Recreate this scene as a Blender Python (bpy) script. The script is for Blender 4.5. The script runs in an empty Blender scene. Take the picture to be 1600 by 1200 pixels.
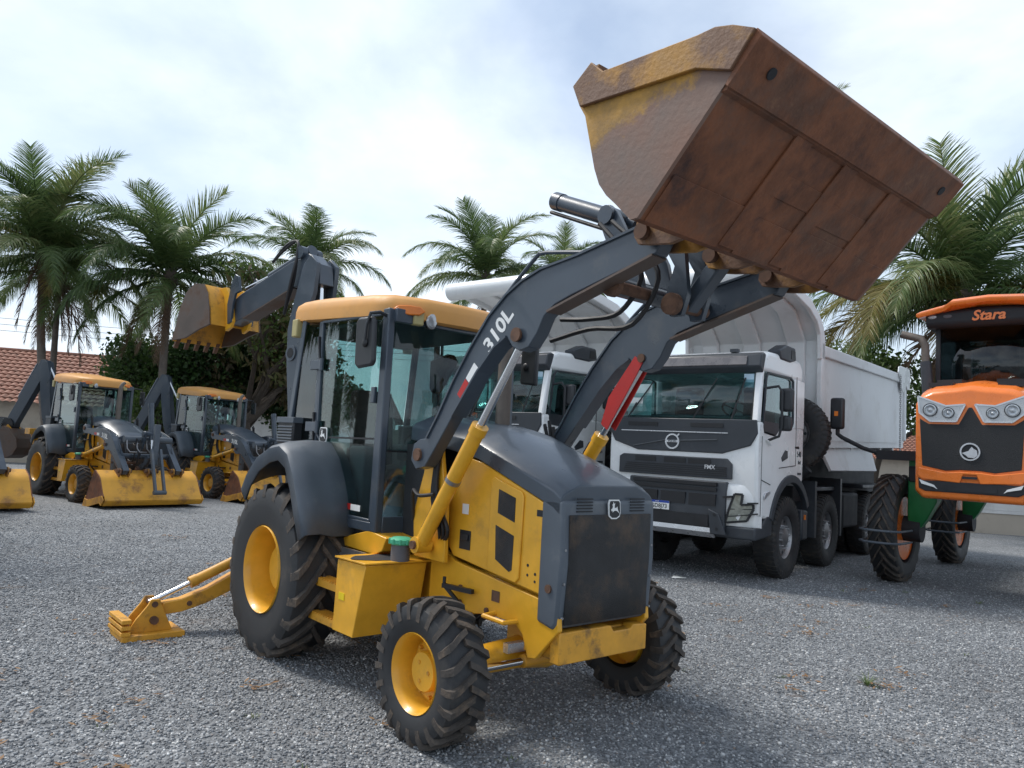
import bpy, math, random
import numpy as np
from mathutils import Matrix, Vector
random.seed(7)
R = math.radians
scene = bpy.context.scene
COL = scene.collection

# ------------------------------------------------------------------ camera
cam_d = bpy.data.cameras.new('camera'); cam = bpy.data.objects.new('camera', cam_d); COL.objects.link(cam)
cam_d.sensor_width = 36.0; cam_d.lens = 36.0 * 1180 / 1600; cam_d.clip_start = .05; cam_d.clip_end = 2000
PIT, ROL, CAMH = .0852, .0561, 1.7695
_fw = Vector((0, math.cos(PIT), math.sin(PIT))); _up = Vector((0, -math.sin(PIT), math.cos(PIT))); _rt = Vector((1, 0, 0))
_r2 = _rt * math.cos(ROL) + _up * math.sin(ROL); _u2 = -_rt * math.sin(ROL) + _up * math.cos(ROL)
cam.matrix_world = Matrix(((_r2.x, _u2.x, -_fw.x, 0), (_r2.y, _u2.y, -_fw.y, 0), (_r2.z, _u2.z, -_fw.z, CAMH), (0, 0, 0, 1)))
scene.camera = cam

# ------------------------------------------------------------------ sky + sun
SUN_ELEV, SUN_AZ = R(54), R(-62)      # azimuth measured from +Y towards +X: sun stands to the left and behind the machines
world = bpy.data.worlds.new('World'); scene.world = world; world.use_nodes = True
nt = world.node_tree; nt.nodes.clear()
def N(t, typ, **kw):
    n = t.nodes.new(typ)
    for k, v in kw.items():
        if k.startswith('i_'):
            n.inputs[k[2:].replace('_', ' ')].default_value = v
        else: setattr(n, k, v)
    return n
sky = N(nt, 'ShaderNodeTexSky', sky_type='NISHITA', sun_disc=False, sun_elevation=SUN_ELEV, sun_rotation=SUN_AZ, altitude=100)
sky.air_density = 1.0; sky.dust_density = 1.5; sky.ozone_density = 1.2
tc = N(nt, 'ShaderNodeTexCoord')
sep = N(nt, 'ShaderNodeSeparateXYZ'); nt.links.new(tc.outputs['Generated'], sep.inputs[0])
mx = N(nt, 'ShaderNodeMath', operation='MAXIMUM'); nt.links.new(sep.outputs['Z'], mx.inputs[0]); mx.inputs[1].default_value = 0.0
ad = N(nt, 'ShaderNodeMath', operation='ADD'); nt.links.new(mx.outputs[0], ad.inputs[0]); ad.inputs[1].default_value = .28
dv = N(nt, 'ShaderNodeVectorMath', operation='DIVIDE'); nt.links.new(tc.outputs['Generated'], dv.inputs[0])
cb = N(nt, 'ShaderNodeCombineXYZ')
for i in range(3): nt.links.new(ad.outputs[0], cb.inputs[i])
nt.links.new(cb.outputs[0], dv.inputs[1])
mp = N(nt, 'ShaderNodeMapping'); mp.inputs['Location'].default_value = (3.1, 1.7, 0); mp.inputs['Scale'].default_value = (1.0, 1.0, .25)
nt.links.new(dv.outputs[0], mp.inputs[0])
n1 = N(nt, 'ShaderNodeTexNoise', i_Scale=1.25, i_Detail=7, i_Roughness=.52, i_Distortion=.25); nt.links.new(mp.outputs[0], n1.inputs['Vector'])
rp = N(nt, 'ShaderNodeValToRGB'); rp.color_ramp.elements[0].position = .36; rp.color_ramp.elements[1].position = .56
nt.links.new(n1.outputs['Fac'], rp.inputs[0])
n2 = N(nt, 'ShaderNodeTexNoise', i_Scale=2.6, i_Detail=6, i_Roughness=.55); nt.links.new(mp.outputs[0], n2.inputs['Vector'])
rp2 = N(nt, 'ShaderNodeValToRGB'); rp2.color_ramp.elements[0].position = .3; rp2.color_ramp.elements[1].position = .72
rp2.color_ramp.elements[0].color = (.55, .65, .77, 1); rp2.color_ramp.elements[1].color = (.75, .81, .87, 1)
nt.links.new(n2.outputs['Fac'], rp2.inputs[0])
sc = N(nt, 'ShaderNodeVectorMath', operation='SCALE'); nt.links.new(sky.outputs[0], sc.inputs[0]); sc.inputs['Scale'].default_value = .10
# thin veil over the open sky, thicker low down
hz = N(nt, 'ShaderNodeMapRange'); hz.inputs['From Min'].default_value = .0; hz.inputs['From Max'].default_value = .55
hz.inputs['To Min'].default_value = 1.0; hz.inputs['To Max'].default_value = .0; nt.links.new(sep.outputs['Z'], hz.inputs['Value'])
mxf = N(nt, 'ShaderNodeMath', operation='MAXIMUM')
hz2 = N(nt, 'ShaderNodeMath', operation='MULTIPLY'); nt.links.new(hz.outputs[0], hz2.inputs[0]); hz2.inputs[1].default_value = .85
rpm = N(nt, 'ShaderNodeMath', operation='MULTIPLY_ADD'); nt.links.new(rp.outputs[0], rpm.inputs[0]); rpm.inputs[1].default_value = .58; rpm.inputs[2].default_value = .36
nt.links.new(rpm.outputs[0], mxf.inputs[0]); nt.links.new(hz2.outputs[0], mxf.inputs[1])
mix = N(nt, 'ShaderNodeMix', data_type='RGBA'); nt.links.new(mxf.outputs[0], mix.inputs[0]); nt.links.new(sc.outputs[0], mix.inputs[6]); nt.links.new(rp2.outputs[0], mix.inputs[7])
bg = N(nt, 'ShaderNodeBackground'); bg.inputs['Strength'].default_value = 1.06; nt.links.new(mix.outputs[2], bg.inputs['Color'])
wo = N(nt, 'ShaderNodeOutputWorld'); nt.links.new(bg.outputs[0], wo.inputs['Surface'])

sun_d = bpy.data.lights.new('sun', 'SUN'); sun = bpy.data.objects.new('sun', sun_d); COL.objects.link(sun)
sun_d.energy = 2.2; sun_d.angle = R(13); sun_d.color = (1, .955, .89)
sd = Vector((math.sin(SUN_AZ) * math.cos(SUN_ELEV), math.cos(SUN_AZ) * math.cos(SUN_ELEV), math.sin(SUN_ELEV)))
sun.rotation_euler = sd.to_track_quat('Z', 'Y').to_euler(); sun.location = (0, 0, 30)
scene.view_settings.view_transform = 'Standard'; scene.view_settings.look = 'None'; scene.view_settings.exposure = 0.54; scene.view_settings.gamma = 1

# ------------------------------------------------------------------ materials
MATS = {}
def mat(name, col, rough=.5, metal=0, var=.12, vscale=6.0, dirt=None, dirt_amt=.0, dscale=3.0, bump=0.0, bscale=60.0, spec=.5, coat=0.0, trans=None, alpha_rough=None, thr=.55):
    """paint / plain surface: colour varied by noise, optional second 'dirt' colour in noise patches, optional fine bump"""
    if name in MATS: return MATS[name]
    m = bpy.data.materials.new(name); MATS[name] = m; m.use_nodes = True
    t = m.node_tree; b = t.nodes['Principled BSDF']
    tcn = N(t, 'ShaderNodeTexCoord')
    nz = N(t, 'ShaderNodeTexNoise', i_Scale=vscale, i_Detail=6, i_Roughness=.6); t.links.new(tcn.outputs['Object'], nz.inputs['Vector'])
    mr = N(t, 'ShaderNodeMapRange'); mr.inputs['From Min'].default_value = .3; mr.inputs['From Max'].default_value = .7
    mr.inputs['To Min'].default_value = 1 - var; mr.inputs['To Max'].default_value = 1 + var; t.links.new(nz.outputs['Fac'], mr.inputs['Value'])
    sc_ = N(t, 'ShaderNodeVectorMath', operation='SCALE'); sc_.inputs[0].default_value = col[:3]; t.links.new(mr.outputs[0], sc_.inputs['Scale'])
    out = sc_.outputs[0]
    if dirt is not None:
        nd = N(t, 'ShaderNodeTexNoise', i_Scale=dscale, i_Detail=9, i_Roughness=.68); t.links.new(tcn.outputs['Object'], nd.inputs['Vector'])
        rr = N(t, 'ShaderNodeMapRange'); rr.inputs['From Min'].default_value = thr; rr.inputs['From Max'].default_value = thr + .16
        rr.inputs['To Min'].default_value = 0; rr.inputs['To Max'].default_value = dirt_amt; t.links.new(nd.outputs['Fac'], rr.inputs['Value'])
        mm = N(t, 'ShaderNodeMix', data_type='RGBA'); t.links.new(rr.outputs[0], mm.inputs[0]); t.links.new(out, mm.inputs[6]); mm.inputs[7].default_value = (*dirt[:3], 1)
        out = mm.outputs[2]
    t.links.new(out, b.inputs['Base Color'])
    rn = N(t, 'ShaderNodeMapRange'); rn.inputs['From Min'].default_value = .3; rn.inputs['From Max'].default_value = .7
    rn.inputs['To Min'].default_value = max(.04, rough - .1); rn.inputs['To Max'].default_value = min(1, rough + .1); t.links.new(nz.outputs['Fac'], rn.inputs['Value'])
    t.links.new(rn.outputs[0], b.inputs['Roughness'])
    b.inputs['Metallic'].default_value = metal; b.inputs['Specular IOR Level'].default_value = spec; b.inputs['Coat Weight'].default_value = coat
    if bump:
        nb = N(t, 'ShaderNodeTexNoise', i_Scale=bscale, i_Detail=4); t.links.new(tcn.outputs['Object'], nb.inputs['Vector'])
        bp_ = N(t, 'ShaderNodeBump', i_Strength=bump, i_Distance=.02); t.links.new(nb.outputs['Fac'], bp_.inputs['Height']); t.links.new(bp_.outputs[0], b.inputs['Normal'])
    return m

YEL = (.74, .375, .024)
M_YEL = mat('yellow_paint', YEL, .38, var=.10, dirt=(.20, .12, .05), dirt_amt=.5, dscale=2.6, thr=.56, coat=.15, bump=.10, bscale=3.5)
M_YELW = mat('worn_yellow_paint', (.64, .31, .03), .5, var=.15, dirt=(.10, .06, .035), dirt_amt=.85, dscale=5, thr=.53)
M_ROOF = mat('faded_roof_yellow', (.62, .30, .075), .5, var=.06, dirt=(.33, .2, .07), dirt_amt=.4, dscale=2, thr=.55)
M_GREY = mat('slate_grey_paint', (.046, .062, .083), .34, var=.12, vscale=3, dirt=(.17, .16, .14), dirt_amt=.25, dscale=4, thr=.56, coat=.2, bump=.08, bscale=3.5)
M_GREYL = mat('slate_grey_plastic', (.085, .103, .125), .5, var=.14, vscale=3, dirt=(.22, .21, .19), dirt_amt=.35, dscale=3, thr=.55)
M_BLACK = mat('black_plastic', (.014, .015, .018), .5, var=.25)
M_GRILLE = mat('dark_grille_mesh', (.028, .028, .029), .72, var=.5, vscale=5, dirt=(.115, .075, .045), dirt_amt=.6, dscale=4, thr=.50, bump=.5, bscale=180)
M_RUB = mat('tyre_rubber', (.028, .028, .028), .82, var=.3, vscale=4, dirt=(.085, .070, .055), dirt_amt=.7, dscale=6, thr=.5, bump=.15, bscale=40)
M_RUBS = mat('tyre_sidewall_rubber', (.024, .025, .027), .62, var=.25, vscale=4, dirt=(.09, .078, .066), dirt_amt=.6, dscale=3, thr=.56)
M_MUD = mat('dusty_tread_rubber', (.058, .050, .044), .9, var=.35, vscale=9, dirt=(.15, .11, .078), dirt_amt=.8, dscale=7, thr=.5, bump=.2, bscale=60)
M_CHROME = mat('chrome_rod', (.72, .73, .75), .14, metal=1, var=.05)
M_STEEL = mat('bare_steel', (.34, .34, .35), .38, metal=.8, var=.2, dirt=(.13, .08, .05), dirt_amt=.4)
M_STEELD = mat('burnt_exhaust_steel', (.16, .135, .115), .6, metal=.3, var=.25, vscale=6)
M_RUSTPIN = mat('rusty_pin', (.13, .070, .045), .75, metal=.2, var=.4, vscale=20)
M_HOSE = mat('hydraulic_hose', (.016, .016, .018), .55, var=.2)
M_RED = mat('red_paint', (.48, .022, .018), .4, var=.12)
M_WHITE = mat('white_truck_paint', (.82, .83, .83), .3, var=.03, vscale=2, dirt=(.42, .40, .36), dirt_amt=.35, dscale=1.6, thr=.56, coat=.3)
M_WHITED = mat('dusty_white_body_paint', (.70, .71, .715), .5, var=.05, vscale=2, dirt=(.42, .40, .37), dirt_amt=.4, dscale=1.3, thr=.54)
M_CHAR = mat('charcoal_truck_plastic', (.035, .041, .050), .45, var=.15, vscale=3, dirt=(.10, .10, .10), dirt_amt=.3)
M_DARK = mat('dark_chassis', (.016, .018, .022), .7, var=.35, vscale=4)
M_ORANGE = mat('orange_paint', (.80, .19, .025), .3, var=.06, coat=.3, dirt=(.5, .2, .08), dirt_amt=.3, dscale=2, thr=.55)
M_GREEN = mat('green_paint', (.012, .16, .045), .4, var=.15, vscale=4)
M_SILVER = mat('silver_trim', (.62, .63, .65), .3, metal=.7, var=.06)
M_WLET = mat('white_lettering', (.78, .79, .78), .5, var=.04)
M_SEAT = mat('dark_seat_fabric', (.018, .018, .020), .9, var=.3)
M_LENSW = mat('clear_lamp_lens', (.42, .44, .46), .12, metal=.35, var=.15, vscale=30)
M_LENSO = mat('amber_lamp_lens', (.75, .20, .02), .2, var=.15)
M_MIRR = mat('mirror_housing', (.022, .024, .028), .42, var=.15)
M_CAPG = mat('green_filler_cap', (.06, .38, .22), .5, var=.1)
M_PAPER = mat('white_paper', (.75, .77, .75), .7, var=.05)
M_BLUE = mat('blue_plate_band', (.02, .06, .35), .5, var=.05)
M_GRILLB = mat('black_mesh_grille', (.013, .014, .016), .6, var=.3, vscale=5, bump=.4, bscale=150)
M_INT = mat('cab_interior_trim', (.10, .10, .11), .8, var=.2)

def glass(name, tint, gloss=.9, refl=.035):
    if name in MATS: return MATS[name]
    m = bpy.data.materials.new(name); MATS[name] = m; m.use_nodes = True
    t = m.node_tree; t.nodes.clear()
    tr = N(t, 'ShaderNodeBsdfTransparent'); tr.inputs[0].default_value = (*tint, 1)
    gl = N(t, 'ShaderNodeBsdfGlossy'); gl.inputs['Roughness'].default_value = .015; gl.inputs['Color'].default_value = (gloss, gloss, gloss, 1)
    ge = N(t, 'ShaderNodeNewGeometry'); dt = N(t, 'ShaderNodeVectorMath', operation='DOT_PRODUCT'); t.links.new(ge.outputs['Incoming'], dt.inputs[0]); t.links.new(ge.outputs['Normal'], dt.inputs[1])
    ab = N(t, 'ShaderNodeMath', operation='ABSOLUTE'); t.links.new(dt.outputs['Value'], ab.inputs[0]); om = N(t, 'ShaderNodeMath', operation='SUBTRACT'); om.inputs[0].default_value = 1.0; t.links.new(ab.outputs[0], om.inputs[1])
    pw = N(t, 'ShaderNodeMath', operation='POWER'); t.links.new(om.outputs[0], pw.inputs[0]); pw.inputs[1].default_value = 4.0
    mu = N(t, 'ShaderNodeMath', operation='MULTIPLY_ADD'); t.links.new(pw.outputs[0], mu.inputs[0]); mu.inputs[1].default_value = .75; mu.inputs[2].default_value = refl
    mi = N(t, 'ShaderNodeMixShader'); t.links.new(mu.outputs[0], mi.inputs[0]); t.links.new(tr.outputs[0], mi.inputs[1]); t.links.new(gl.outputs[0], mi.inputs[2])
    o = N(t, 'ShaderNodeOutputMaterial'); t.links.new(mi.outputs[0], o.inputs[0])
    return m
M_GLASS = glass('cab_glass', (.68, .80, .79), refl=.05)
M_GLASSD = glass('dark_tinted_glass', (.34, .40, .41), refl=.05)
M_GLASST = glass('windscreen_glass', (.62, .78, .78), refl=.07)

def rust_mat():
    """bucket steel: brown rust and scuffed grey with yellow paint left in patches"""
    m = bpy.data.materials.new('rusty_bucket_steel'); m.use_nodes = True; t = m.node_tree; b = t.nodes['Principled BSDF']
    tcn = N(t, 'ShaderNodeTexCoord')
    a = N(t, 'ShaderNodeTexNoise', i_Scale=2.6, i_Detail=10, i_Roughness=.72); t.links.new(tcn.outputs['Object'], a.inputs['Vector'])
    r1 = N(t, 'ShaderNodeValToRGB'); e = r1.color_ramp.elements
    e[0].position = .30; e[0].color = (.060, .030, .024, 1); e[1].position = .72; e[1].color = (.27, .135, .072, 1)
    k = r1.color_ramp.elements.new(.48); k.color = (.20, .076, .034, 1); k = r1.color_ramp.elements.new(.6); k.color = (.145, .070, .043, 1)
    t.links.new(a.outputs['Fac'], r1.inputs[0])
    st = N(t, 'ShaderNodeMapping'); st.inputs['Scale'].default_value = (2.2, 2.6, 2.2); t.links.new(tcn.outputs['Object'], st.inputs[0])
    s2 = N(t, 'ShaderNodeTexNoise', i_Scale=3, i_Detail=5, i_Roughness=.6); t.links.new(st.outputs[0], s2.inputs['Vector'])
    mm = N(t, 'ShaderNodeMix', data_type='RGBA', blend_type='MULTIPLY'); mm.inputs[0].default_value = .6; t.links.new(r1.outputs[0], mm.inputs[6])
    r3 = N(t, 'ShaderNodeValToRGB'); r3.color_ramp.elements[0].position = .35; r3.color_ramp.elements[0].color = (.58, .54, .52, 1); r3.color_ramp.elements[1].position = .6; r3.color_ramp.elements[1].color = (1.25, 1.2, 1.15, 1)
    t.links.new(s2.outputs['Fac'], r3.inputs[0]); t.links.new(r3.outputs[0], mm.inputs[7])
    t.links.new(mm.outputs[2], b.inputs['Base Color']); b.inputs['Roughness'].default_value = .68; b.inputs['Metallic'].default_value = .15
    bp_ = N(t, 'ShaderNodeBump', i_Strength=.25, i_Distance=.01); nb = N(t, 'ShaderNodeTexNoise', i_Scale=45, i_Detail=6); t.links.new(tcn.outputs['Object'], nb.inputs['Vector'])
    t.links.new(nb.outputs['Fac'], bp_.inputs['Height']); t.links.new(bp_.outputs[0], b.inputs['Normal'])
    return m
M_RUST = rust_mat()
M_RUSTY = mat('worn_yellow_over_rust', (.38, .185, .028), .6, var=.2, vscale=5, dirt=(.15, .078, .048), dirt_amt=.95, dscale=3.2, thr=.385, bump=.15, bscale=50)
def bucket_side_mat():
    m = bpy.data.materials.new('bucket_side_worn_paint'); m.use_nodes = True; t = m.node_tree; b = t.nodes['Principled BSDF']
    tcn = N(t, 'ShaderNodeTexCoord'); sp_ = N(t, 'ShaderNodeSeparateXYZ'); t.links.new(tcn.outputs['Object'], sp_.inputs[0])
    nz = N(t, 'ShaderNodeTexNoise', i_Scale=4.5, i_Detail=9, i_Roughness=.7); t.links.new(tcn.outputs['Object'], nz.inputs['Vector'])
    # paint survives near the side cutter, scoured off lower down: h = z - .36 x + noise
    h1 = N(t, 'ShaderNodeMath', operation='MULTIPLY_ADD'); t.links.new(sp_.outputs['X'], h1.inputs[0]); h1.inputs[1].default_value = -.40; t.links.new(sp_.outputs['Z'], h1.inputs[2])
    h2 = N(t, 'ShaderNodeMath', operation='MULTIPLY_ADD'); t.links.new(nz.outputs['Fac'], h2.inputs[0]); h2.inputs[1].default_value = .55; t.links.new(h1.outputs[0], h2.inputs[2])
    mr = N(t, 'ShaderNodeMapRange'); mr.inputs['From Min'].default_value = 2.035; mr.inputs['From Max'].default_value = 2.11; t.links.new(h2.outputs[0], mr.inputs['Value'])
    st = N(t, 'ShaderNodeTexNoise', i_Scale=2.0, i_Detail=8, i_Roughness=.6); t.links.new(tcn.outputs['Object'], st.inputs['Vector'])
    r1 = N(t, 'ShaderNodeValToRGB'); e = r1.color_ramp.elements; e[0].position = .35; e[0].color = (.215, .105, .066, 1); e[1].position = .65; e[1].color = (.165, .118, .096, 1); t.links.new(st.outputs['Fac'], r1.inputs[0])
    yl = N(t, 'ShaderNodeValToRGB'); e = yl.color_ramp.elements; e[0].position = .36; e[0].color = (.20, .115, .03, 1); e[1].position = .60; e[1].color = (.43, .225, .035, 1); t.links.new(nz.outputs['Fac'], yl.inputs[0])
    mm = N(t, 'ShaderNodeMix', data_type='RGBA'); t.links.new(mr.outputs[0], mm.inputs[0]); t.links.new(r1.outputs[0], mm.inputs[6]); t.links.new(yl.outputs[0], mm.inputs[7])
    t.links.new(mm.outputs[2], b.inputs['Base Color']); b.inputs['Roughness'].default_value = .6
    bp_ = N(t, 'ShaderNodeBump', i_Strength=.2, i_Distance=.01); nb = N(t, 'ShaderNodeTexNoise', i_Scale=40, i_Detail=6); t.links.new(tcn.outputs['Object'], nb.inputs['Vector']); t.links.new(nb.outputs['Fac'], bp_.inputs['Height']); t.links.new(bp_.outputs[0], b.inputs['Normal'])
    return m
M_BSIDE = bucket_side_mat()
M_RUSTG = mat('scuffed_grey_steel', (.125, .095, .08), .55, metal=.3, var=.25, vscale=3, dirt=(.11, .055, .03), dirt_amt=.8, dscale=3, thr=.5)
M_BUCKY = mat('parked_bucket_yellow', (.64, .315, .03), .5, var=.12, vscale=3, dirt=(.20, .085, .035), dirt_amt=.85, dscale=2.5, thr=.51)

# ------------------------------------------------------------------ mesh builder
def rotm(axis, a): return Matrix.Rotation(a, 3, axis)
class MB:
    def __init__(s): s.v = []; s.f = []
    def add(s, vs, fs):
        o = len(s.v); s.v += [tuple(map(float, p)) for p in vs]; s.f += [tuple(i + o for i in f) for f in fs]; return s
    def box(s, x0, x1, y0, y1, z0, z1, m=None):
        vs = [(x, y, z) for x in (x0, x1) for y in (y0, y1) for z in (z0, z1)]
        if m is not None: vs = [tuple(m @ Vector(p)) for p in vs]
        return s.add(vs, [(0, 1, 3, 2), (4, 6, 7, 5), (0, 4, 5, 1), (2, 3, 7, 6), (0, 2, 6, 4), (1, 5, 7, 3)])
    def bar(s, p0, p1, w, h, up=(0, 0, 1)):
        """box beam from p0 to p1; w across, h along 'up'"""
        p0 = Vector(p0); p1 = Vector(p1); d = (p1 - p0).normalized(); u = Vector(up); sd_ = d.cross(u)
        if sd_.length < 1e-5: sd_ = d.cross(Vector((1, 0, 0)))
        sd_.normalize(); u = sd_.cross(d)
        vs = [p + sd_ * a * w / 2 + u * b * h / 2 for p in (p0, p1) for a, b in ((-1, -1), (1, -1), (1, 1), (-1, 1))]
        return s.add(vs, [(0, 1, 2, 3), (7, 6, 5, 4), (0, 4, 5, 1), (1, 5, 6, 2), (2, 6, 7, 3), (3, 7, 4, 0)])
    def prism(s, poly, y0, y1, ax='y', off=None):
        """polygon in the plane across axis ax, extruded from y0 to y1"""
        def P(a, b, c): return {'y': (a, c, b), 'x': (c, a, b), 'z': (a, b, c)}[ax]
        n = len(poly); vs = [P(a, b, y0) for a, b in poly] + [P(a, b, y1) for a, b in poly]
        fs = [tuple(range(n)), tuple(range(2 * n - 1, n - 1, -1))] + [(i, n + i, n + (i + 1) % n, (i + 1) % n) for i in range(n)]
        return s.add(vs, fs)
    def loft(s, rings, caps=True, closed=True):
        n = len(rings[0]); vs = [p for r in rings for p in r]; fs = []
        for k in range(len(rings) - 1):
            for i in range(n if closed else n - 1):
                j = (i + 1) % n; fs.append((k * n + i, k * n + j, (k + 1) * n + j, (k + 1) * n + i))
        if caps and closed: fs += [tuple(range(n - 1, -1, -1)), tuple((len(rings) - 1) * n + i for i in range(n))]
        return s.add(vs, fs)
    def tube(s, pts, r, seg=8, caps=True):
        pts = [Vector(p) for p in pts]; rings = []; n = None
        for i, p in enumerate(pts):
            d = (pts[min(i + 1, len(pts) - 1)] - pts[max(i - 1, 0)]).normalized()
            if n is None:
                n = d.cross(Vector((0, 0, 1)));  n = d.cross(Vector((1, 0, 0))) if n.length < .05 else n
                n.normalize()
            n = (n - d * n.dot(d)).normalized(); b = d.cross(n); rr = r[i] if isinstance(r, (list, tuple)) else r
            rings.append([p + (n * math.cos(a) + b * math.sin(a)) * rr for a in [2 * math.pi * k / seg for k in range(seg)]])
        return s.loft(rings, caps)
    def hose(s, pts, r, seg=8, n=5):
        P = [Vector(p) for p in pts]; P = [P[0] * 2 - P[1]] + P + [P[-1] * 2 - P[-2]]; out = []
        for i in range(1, len(P) - 2):
            for j in range(n):
                t = j / n; a, b, c, d = P[i - 1:i + 3]
                out.append(.5 * ((2 * b) + (c - a) * t + (2 * a - 5 * b + 4 * c - d) * t * t + (3 * b - a - 3 * c + d) * t ** 3))
        return s.tube(out + [P[-2]], r, seg)
    def cyl(s, p0, p1, r, r1=None, seg=20): return s.tube([p0, p1], [r, r if r1 is None else r1], seg)
    def lathe(s, prof, c, ax=(0, 1, 0), seg=32, closed=False, caps=True):
        """prof: list of (radius, distance along ax)"""
        c = Vector(c); a = Vector(ax).normalized(); u = a.orthogonal().normalized(); w = a.cross(u)
        rings = [[c + a * h + (u * math.cos(t) + w * math.sin(t)) * max(r, 1e-4) for t in [2 * math.pi * k / seg for k in range(seg)]] for r, h in prof]
        if closed: rings.append(rings[0])
        return s.loft(rings, caps and not closed)
    def sphere(s, c, r, seg=14, rings=8, sq=(1, 1, 1)):
        c = Vector(c); rg = []
        for i in range(rings + 1):
            t = math.pi * i / rings; rr = max(math.sin(t), 1e-3)
            rg.append([c + Vector((r * sq[0] * rr * math.cos(p), r * sq[1] * rr * math.sin(p), r * sq[2] * math.cos(t))) for p in [2 * math.pi * k / seg for k in range(seg)]])
        return s.loft(rg)
    def sheet(s, rows):
        n = len(rows[0]); vs = [p for r in rows for p in r]
        return s.add(vs, [(k * n + i, k * n + i + 1, (k + 1) * n + i + 1, (k + 1) * n + i) for k in range(len(rows) - 1) for i in range(n - 1)])
    def xf(s, m, i0=0):
        s.v = s.v[:i0] + [tuple(m @ Vector(p)) for p in s.v[i0:]]; return s
    def mesh(s, name, m, smooth=True, ang=32):
        me = bpy.data.meshes.new(name); me.from_pydata(s.v, [], s.f)
        import bmesh
        bm = bmesh.new(); bm.from_mesh(me); bmesh.ops.recalc_face_normals(bm, faces=bm.faces); bm.to_mesh(me); bm.free()
        if smooth:
            me.polygons.foreach_set('use_smooth', [True] * len(me.polygons)); me.set_sharp_from_angle(angle=R(ang))
        me.materials.append(m); me.update(); return me
    def build(s, name, m, parent=None, bevel=0, seg=2, smooth=True, ang=32, solid=0):
        o = bpy.data.objects.new(name, s.mesh(name, m, smooth, ang)); COL.objects.link(o)
        if parent is not None: o.parent = parent
        if solid:
            k = o.modifiers.new('thickness', 'SOLIDIFY'); k.thickness = solid; k.offset = 0
        if bevel:
            k = o.modifiers.new('bevel', 'BEVEL'); k.width = bevel; k.segments = seg; k.limit_method = 'ANGLE'; k.angle_limit = R(35); k.harden_normals = False
        return o
def tag(o, label=None, cat=None, group=None, kind=None):
    if label: o['label'] = label
    if cat: o['category'] = cat
    if group: o['group'] = group
    if kind: o['kind'] = kind
    return o
def empty(name, loc, rz=0):
    o = bpy.data.objects.new(name, None); COL.objects.link(o); o.location = loc; o.rotation_euler = (0, 0, rz); o.empty_display_size = .3; return o
def copy_tree(o, parent=None):
    c = o.copy(); COL.objects.link(c); c.parent = parent
    for ch in list(o.children): copy_tree(ch, c)
    return c
def text(s, size, mt, parent, mtx, name='lettering', ext=.003, bold=0.0, shear=0.0, sx=1.0):
    cu = bpy.data.curves.new('txt', 'FONT'); cu.body = s; cu.size = size; cu.extrude = ext; cu.offset = bold; cu.shear = shear; cu.align_x = 'CENTER'; cu.align_y = 'CENTER'; cu.resolution_u = 3
    to = bpy.data.objects.new('txt', cu); COL.objects.link(to)
    dg = bpy.context.evaluated_depsgraph_get(); me = bpy.data.meshes.new_from_object(to.evaluated_get(dg))
    bpy.data.objects.remove(to)
    me.transform(Matrix.Diagonal((sx, 1, 1, 1))); me.transform(mtx); me.materials.clear(); me.materials.append(mt)
    o = bpy.data.objects.new(name, me); COL.objects.link(o); o.parent = parent; return o
def frame(o, right, up):
    r = Vector(right).normalized(); u = Vector(up); n = r.cross(u).normalized(); u = n.cross(r)
    return Matrix(((r.x, u.x, n.x, o[0]), (r.y, u.y, n.y, o[1]), (r.z, u.z, n.z, o[2]), (0, 0, 0, 1)))
# ------------------------------------------------------------------ wheels
def tyre_meshes(Rt, W, rimR, n, lugh=.035, lugw=.055, sweep=.22, skid=True, seg=56):
    c = MB(); hw = W / 2
    prof = [(rimR, -.40 * W), (rimR + .025, -.455 * W), ((rimR + Rt) / 2 - .01, -.5 * W), (Rt - lugh - .05, -.495 * W), (Rt - lugh - .012, -.45 * W), (Rt - lugh, -.34 * W), (Rt - lugh + .006, 0)]
    prof = prof + [(r, -h) for r, h in prof[-2::-1]]
    c.lathe(prof + [(rimR, .3 * W), (rimR, -.3 * W)], (0, 0, 0), (0, 1, 0), seg, closed=True)
    t = MB()
    for k in range(n):
        for sgn in (-1, 1):
            th0 = 2 * math.pi * (k + (.5 if sgn > 0 else 0)) / n
            rings = []
            path = [(-.06, 0, Rt), (.16, sweep * .30, Rt), (.33, sweep * .62, Rt - .002), (.46, sweep * .80, Rt - .012), (.505, sweep * .86, Rt - .06)] if skid else \
                   [(-.03, 0, Rt), (.15, sweep * .42, Rt), (.32, sweep * .85, Rt - .004), (.45, sweep * 1.1, Rt - .018), (.5, sweep * 1.2, Rt - .10)]
            for q, (s_, da, rr) in enumerate(path):
                y = sgn * s_ * W; w_ = lugw * (.5 if q == 0 else .56 if q > 2 else .5)
                a0 = th0 + da - w_ / Rt; a1 = th0 + da + w_ / Rt; lo = Rt - lugh - .03 if q < 4 else Rt - .12; tp = .82
                am = (a0 + a1) / 2
                P = lambda a, r_, yy=y: (r_ * math.sin(a), yy, r_ * math.cos(a))
                rings.append([P(a0, lo), P(a1, lo), P(am + (a1 - am) * tp, rr), P(am + (a0 - am) * tp, rr)])
            t.loft(rings)
    return c, t
_tm = {}
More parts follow.
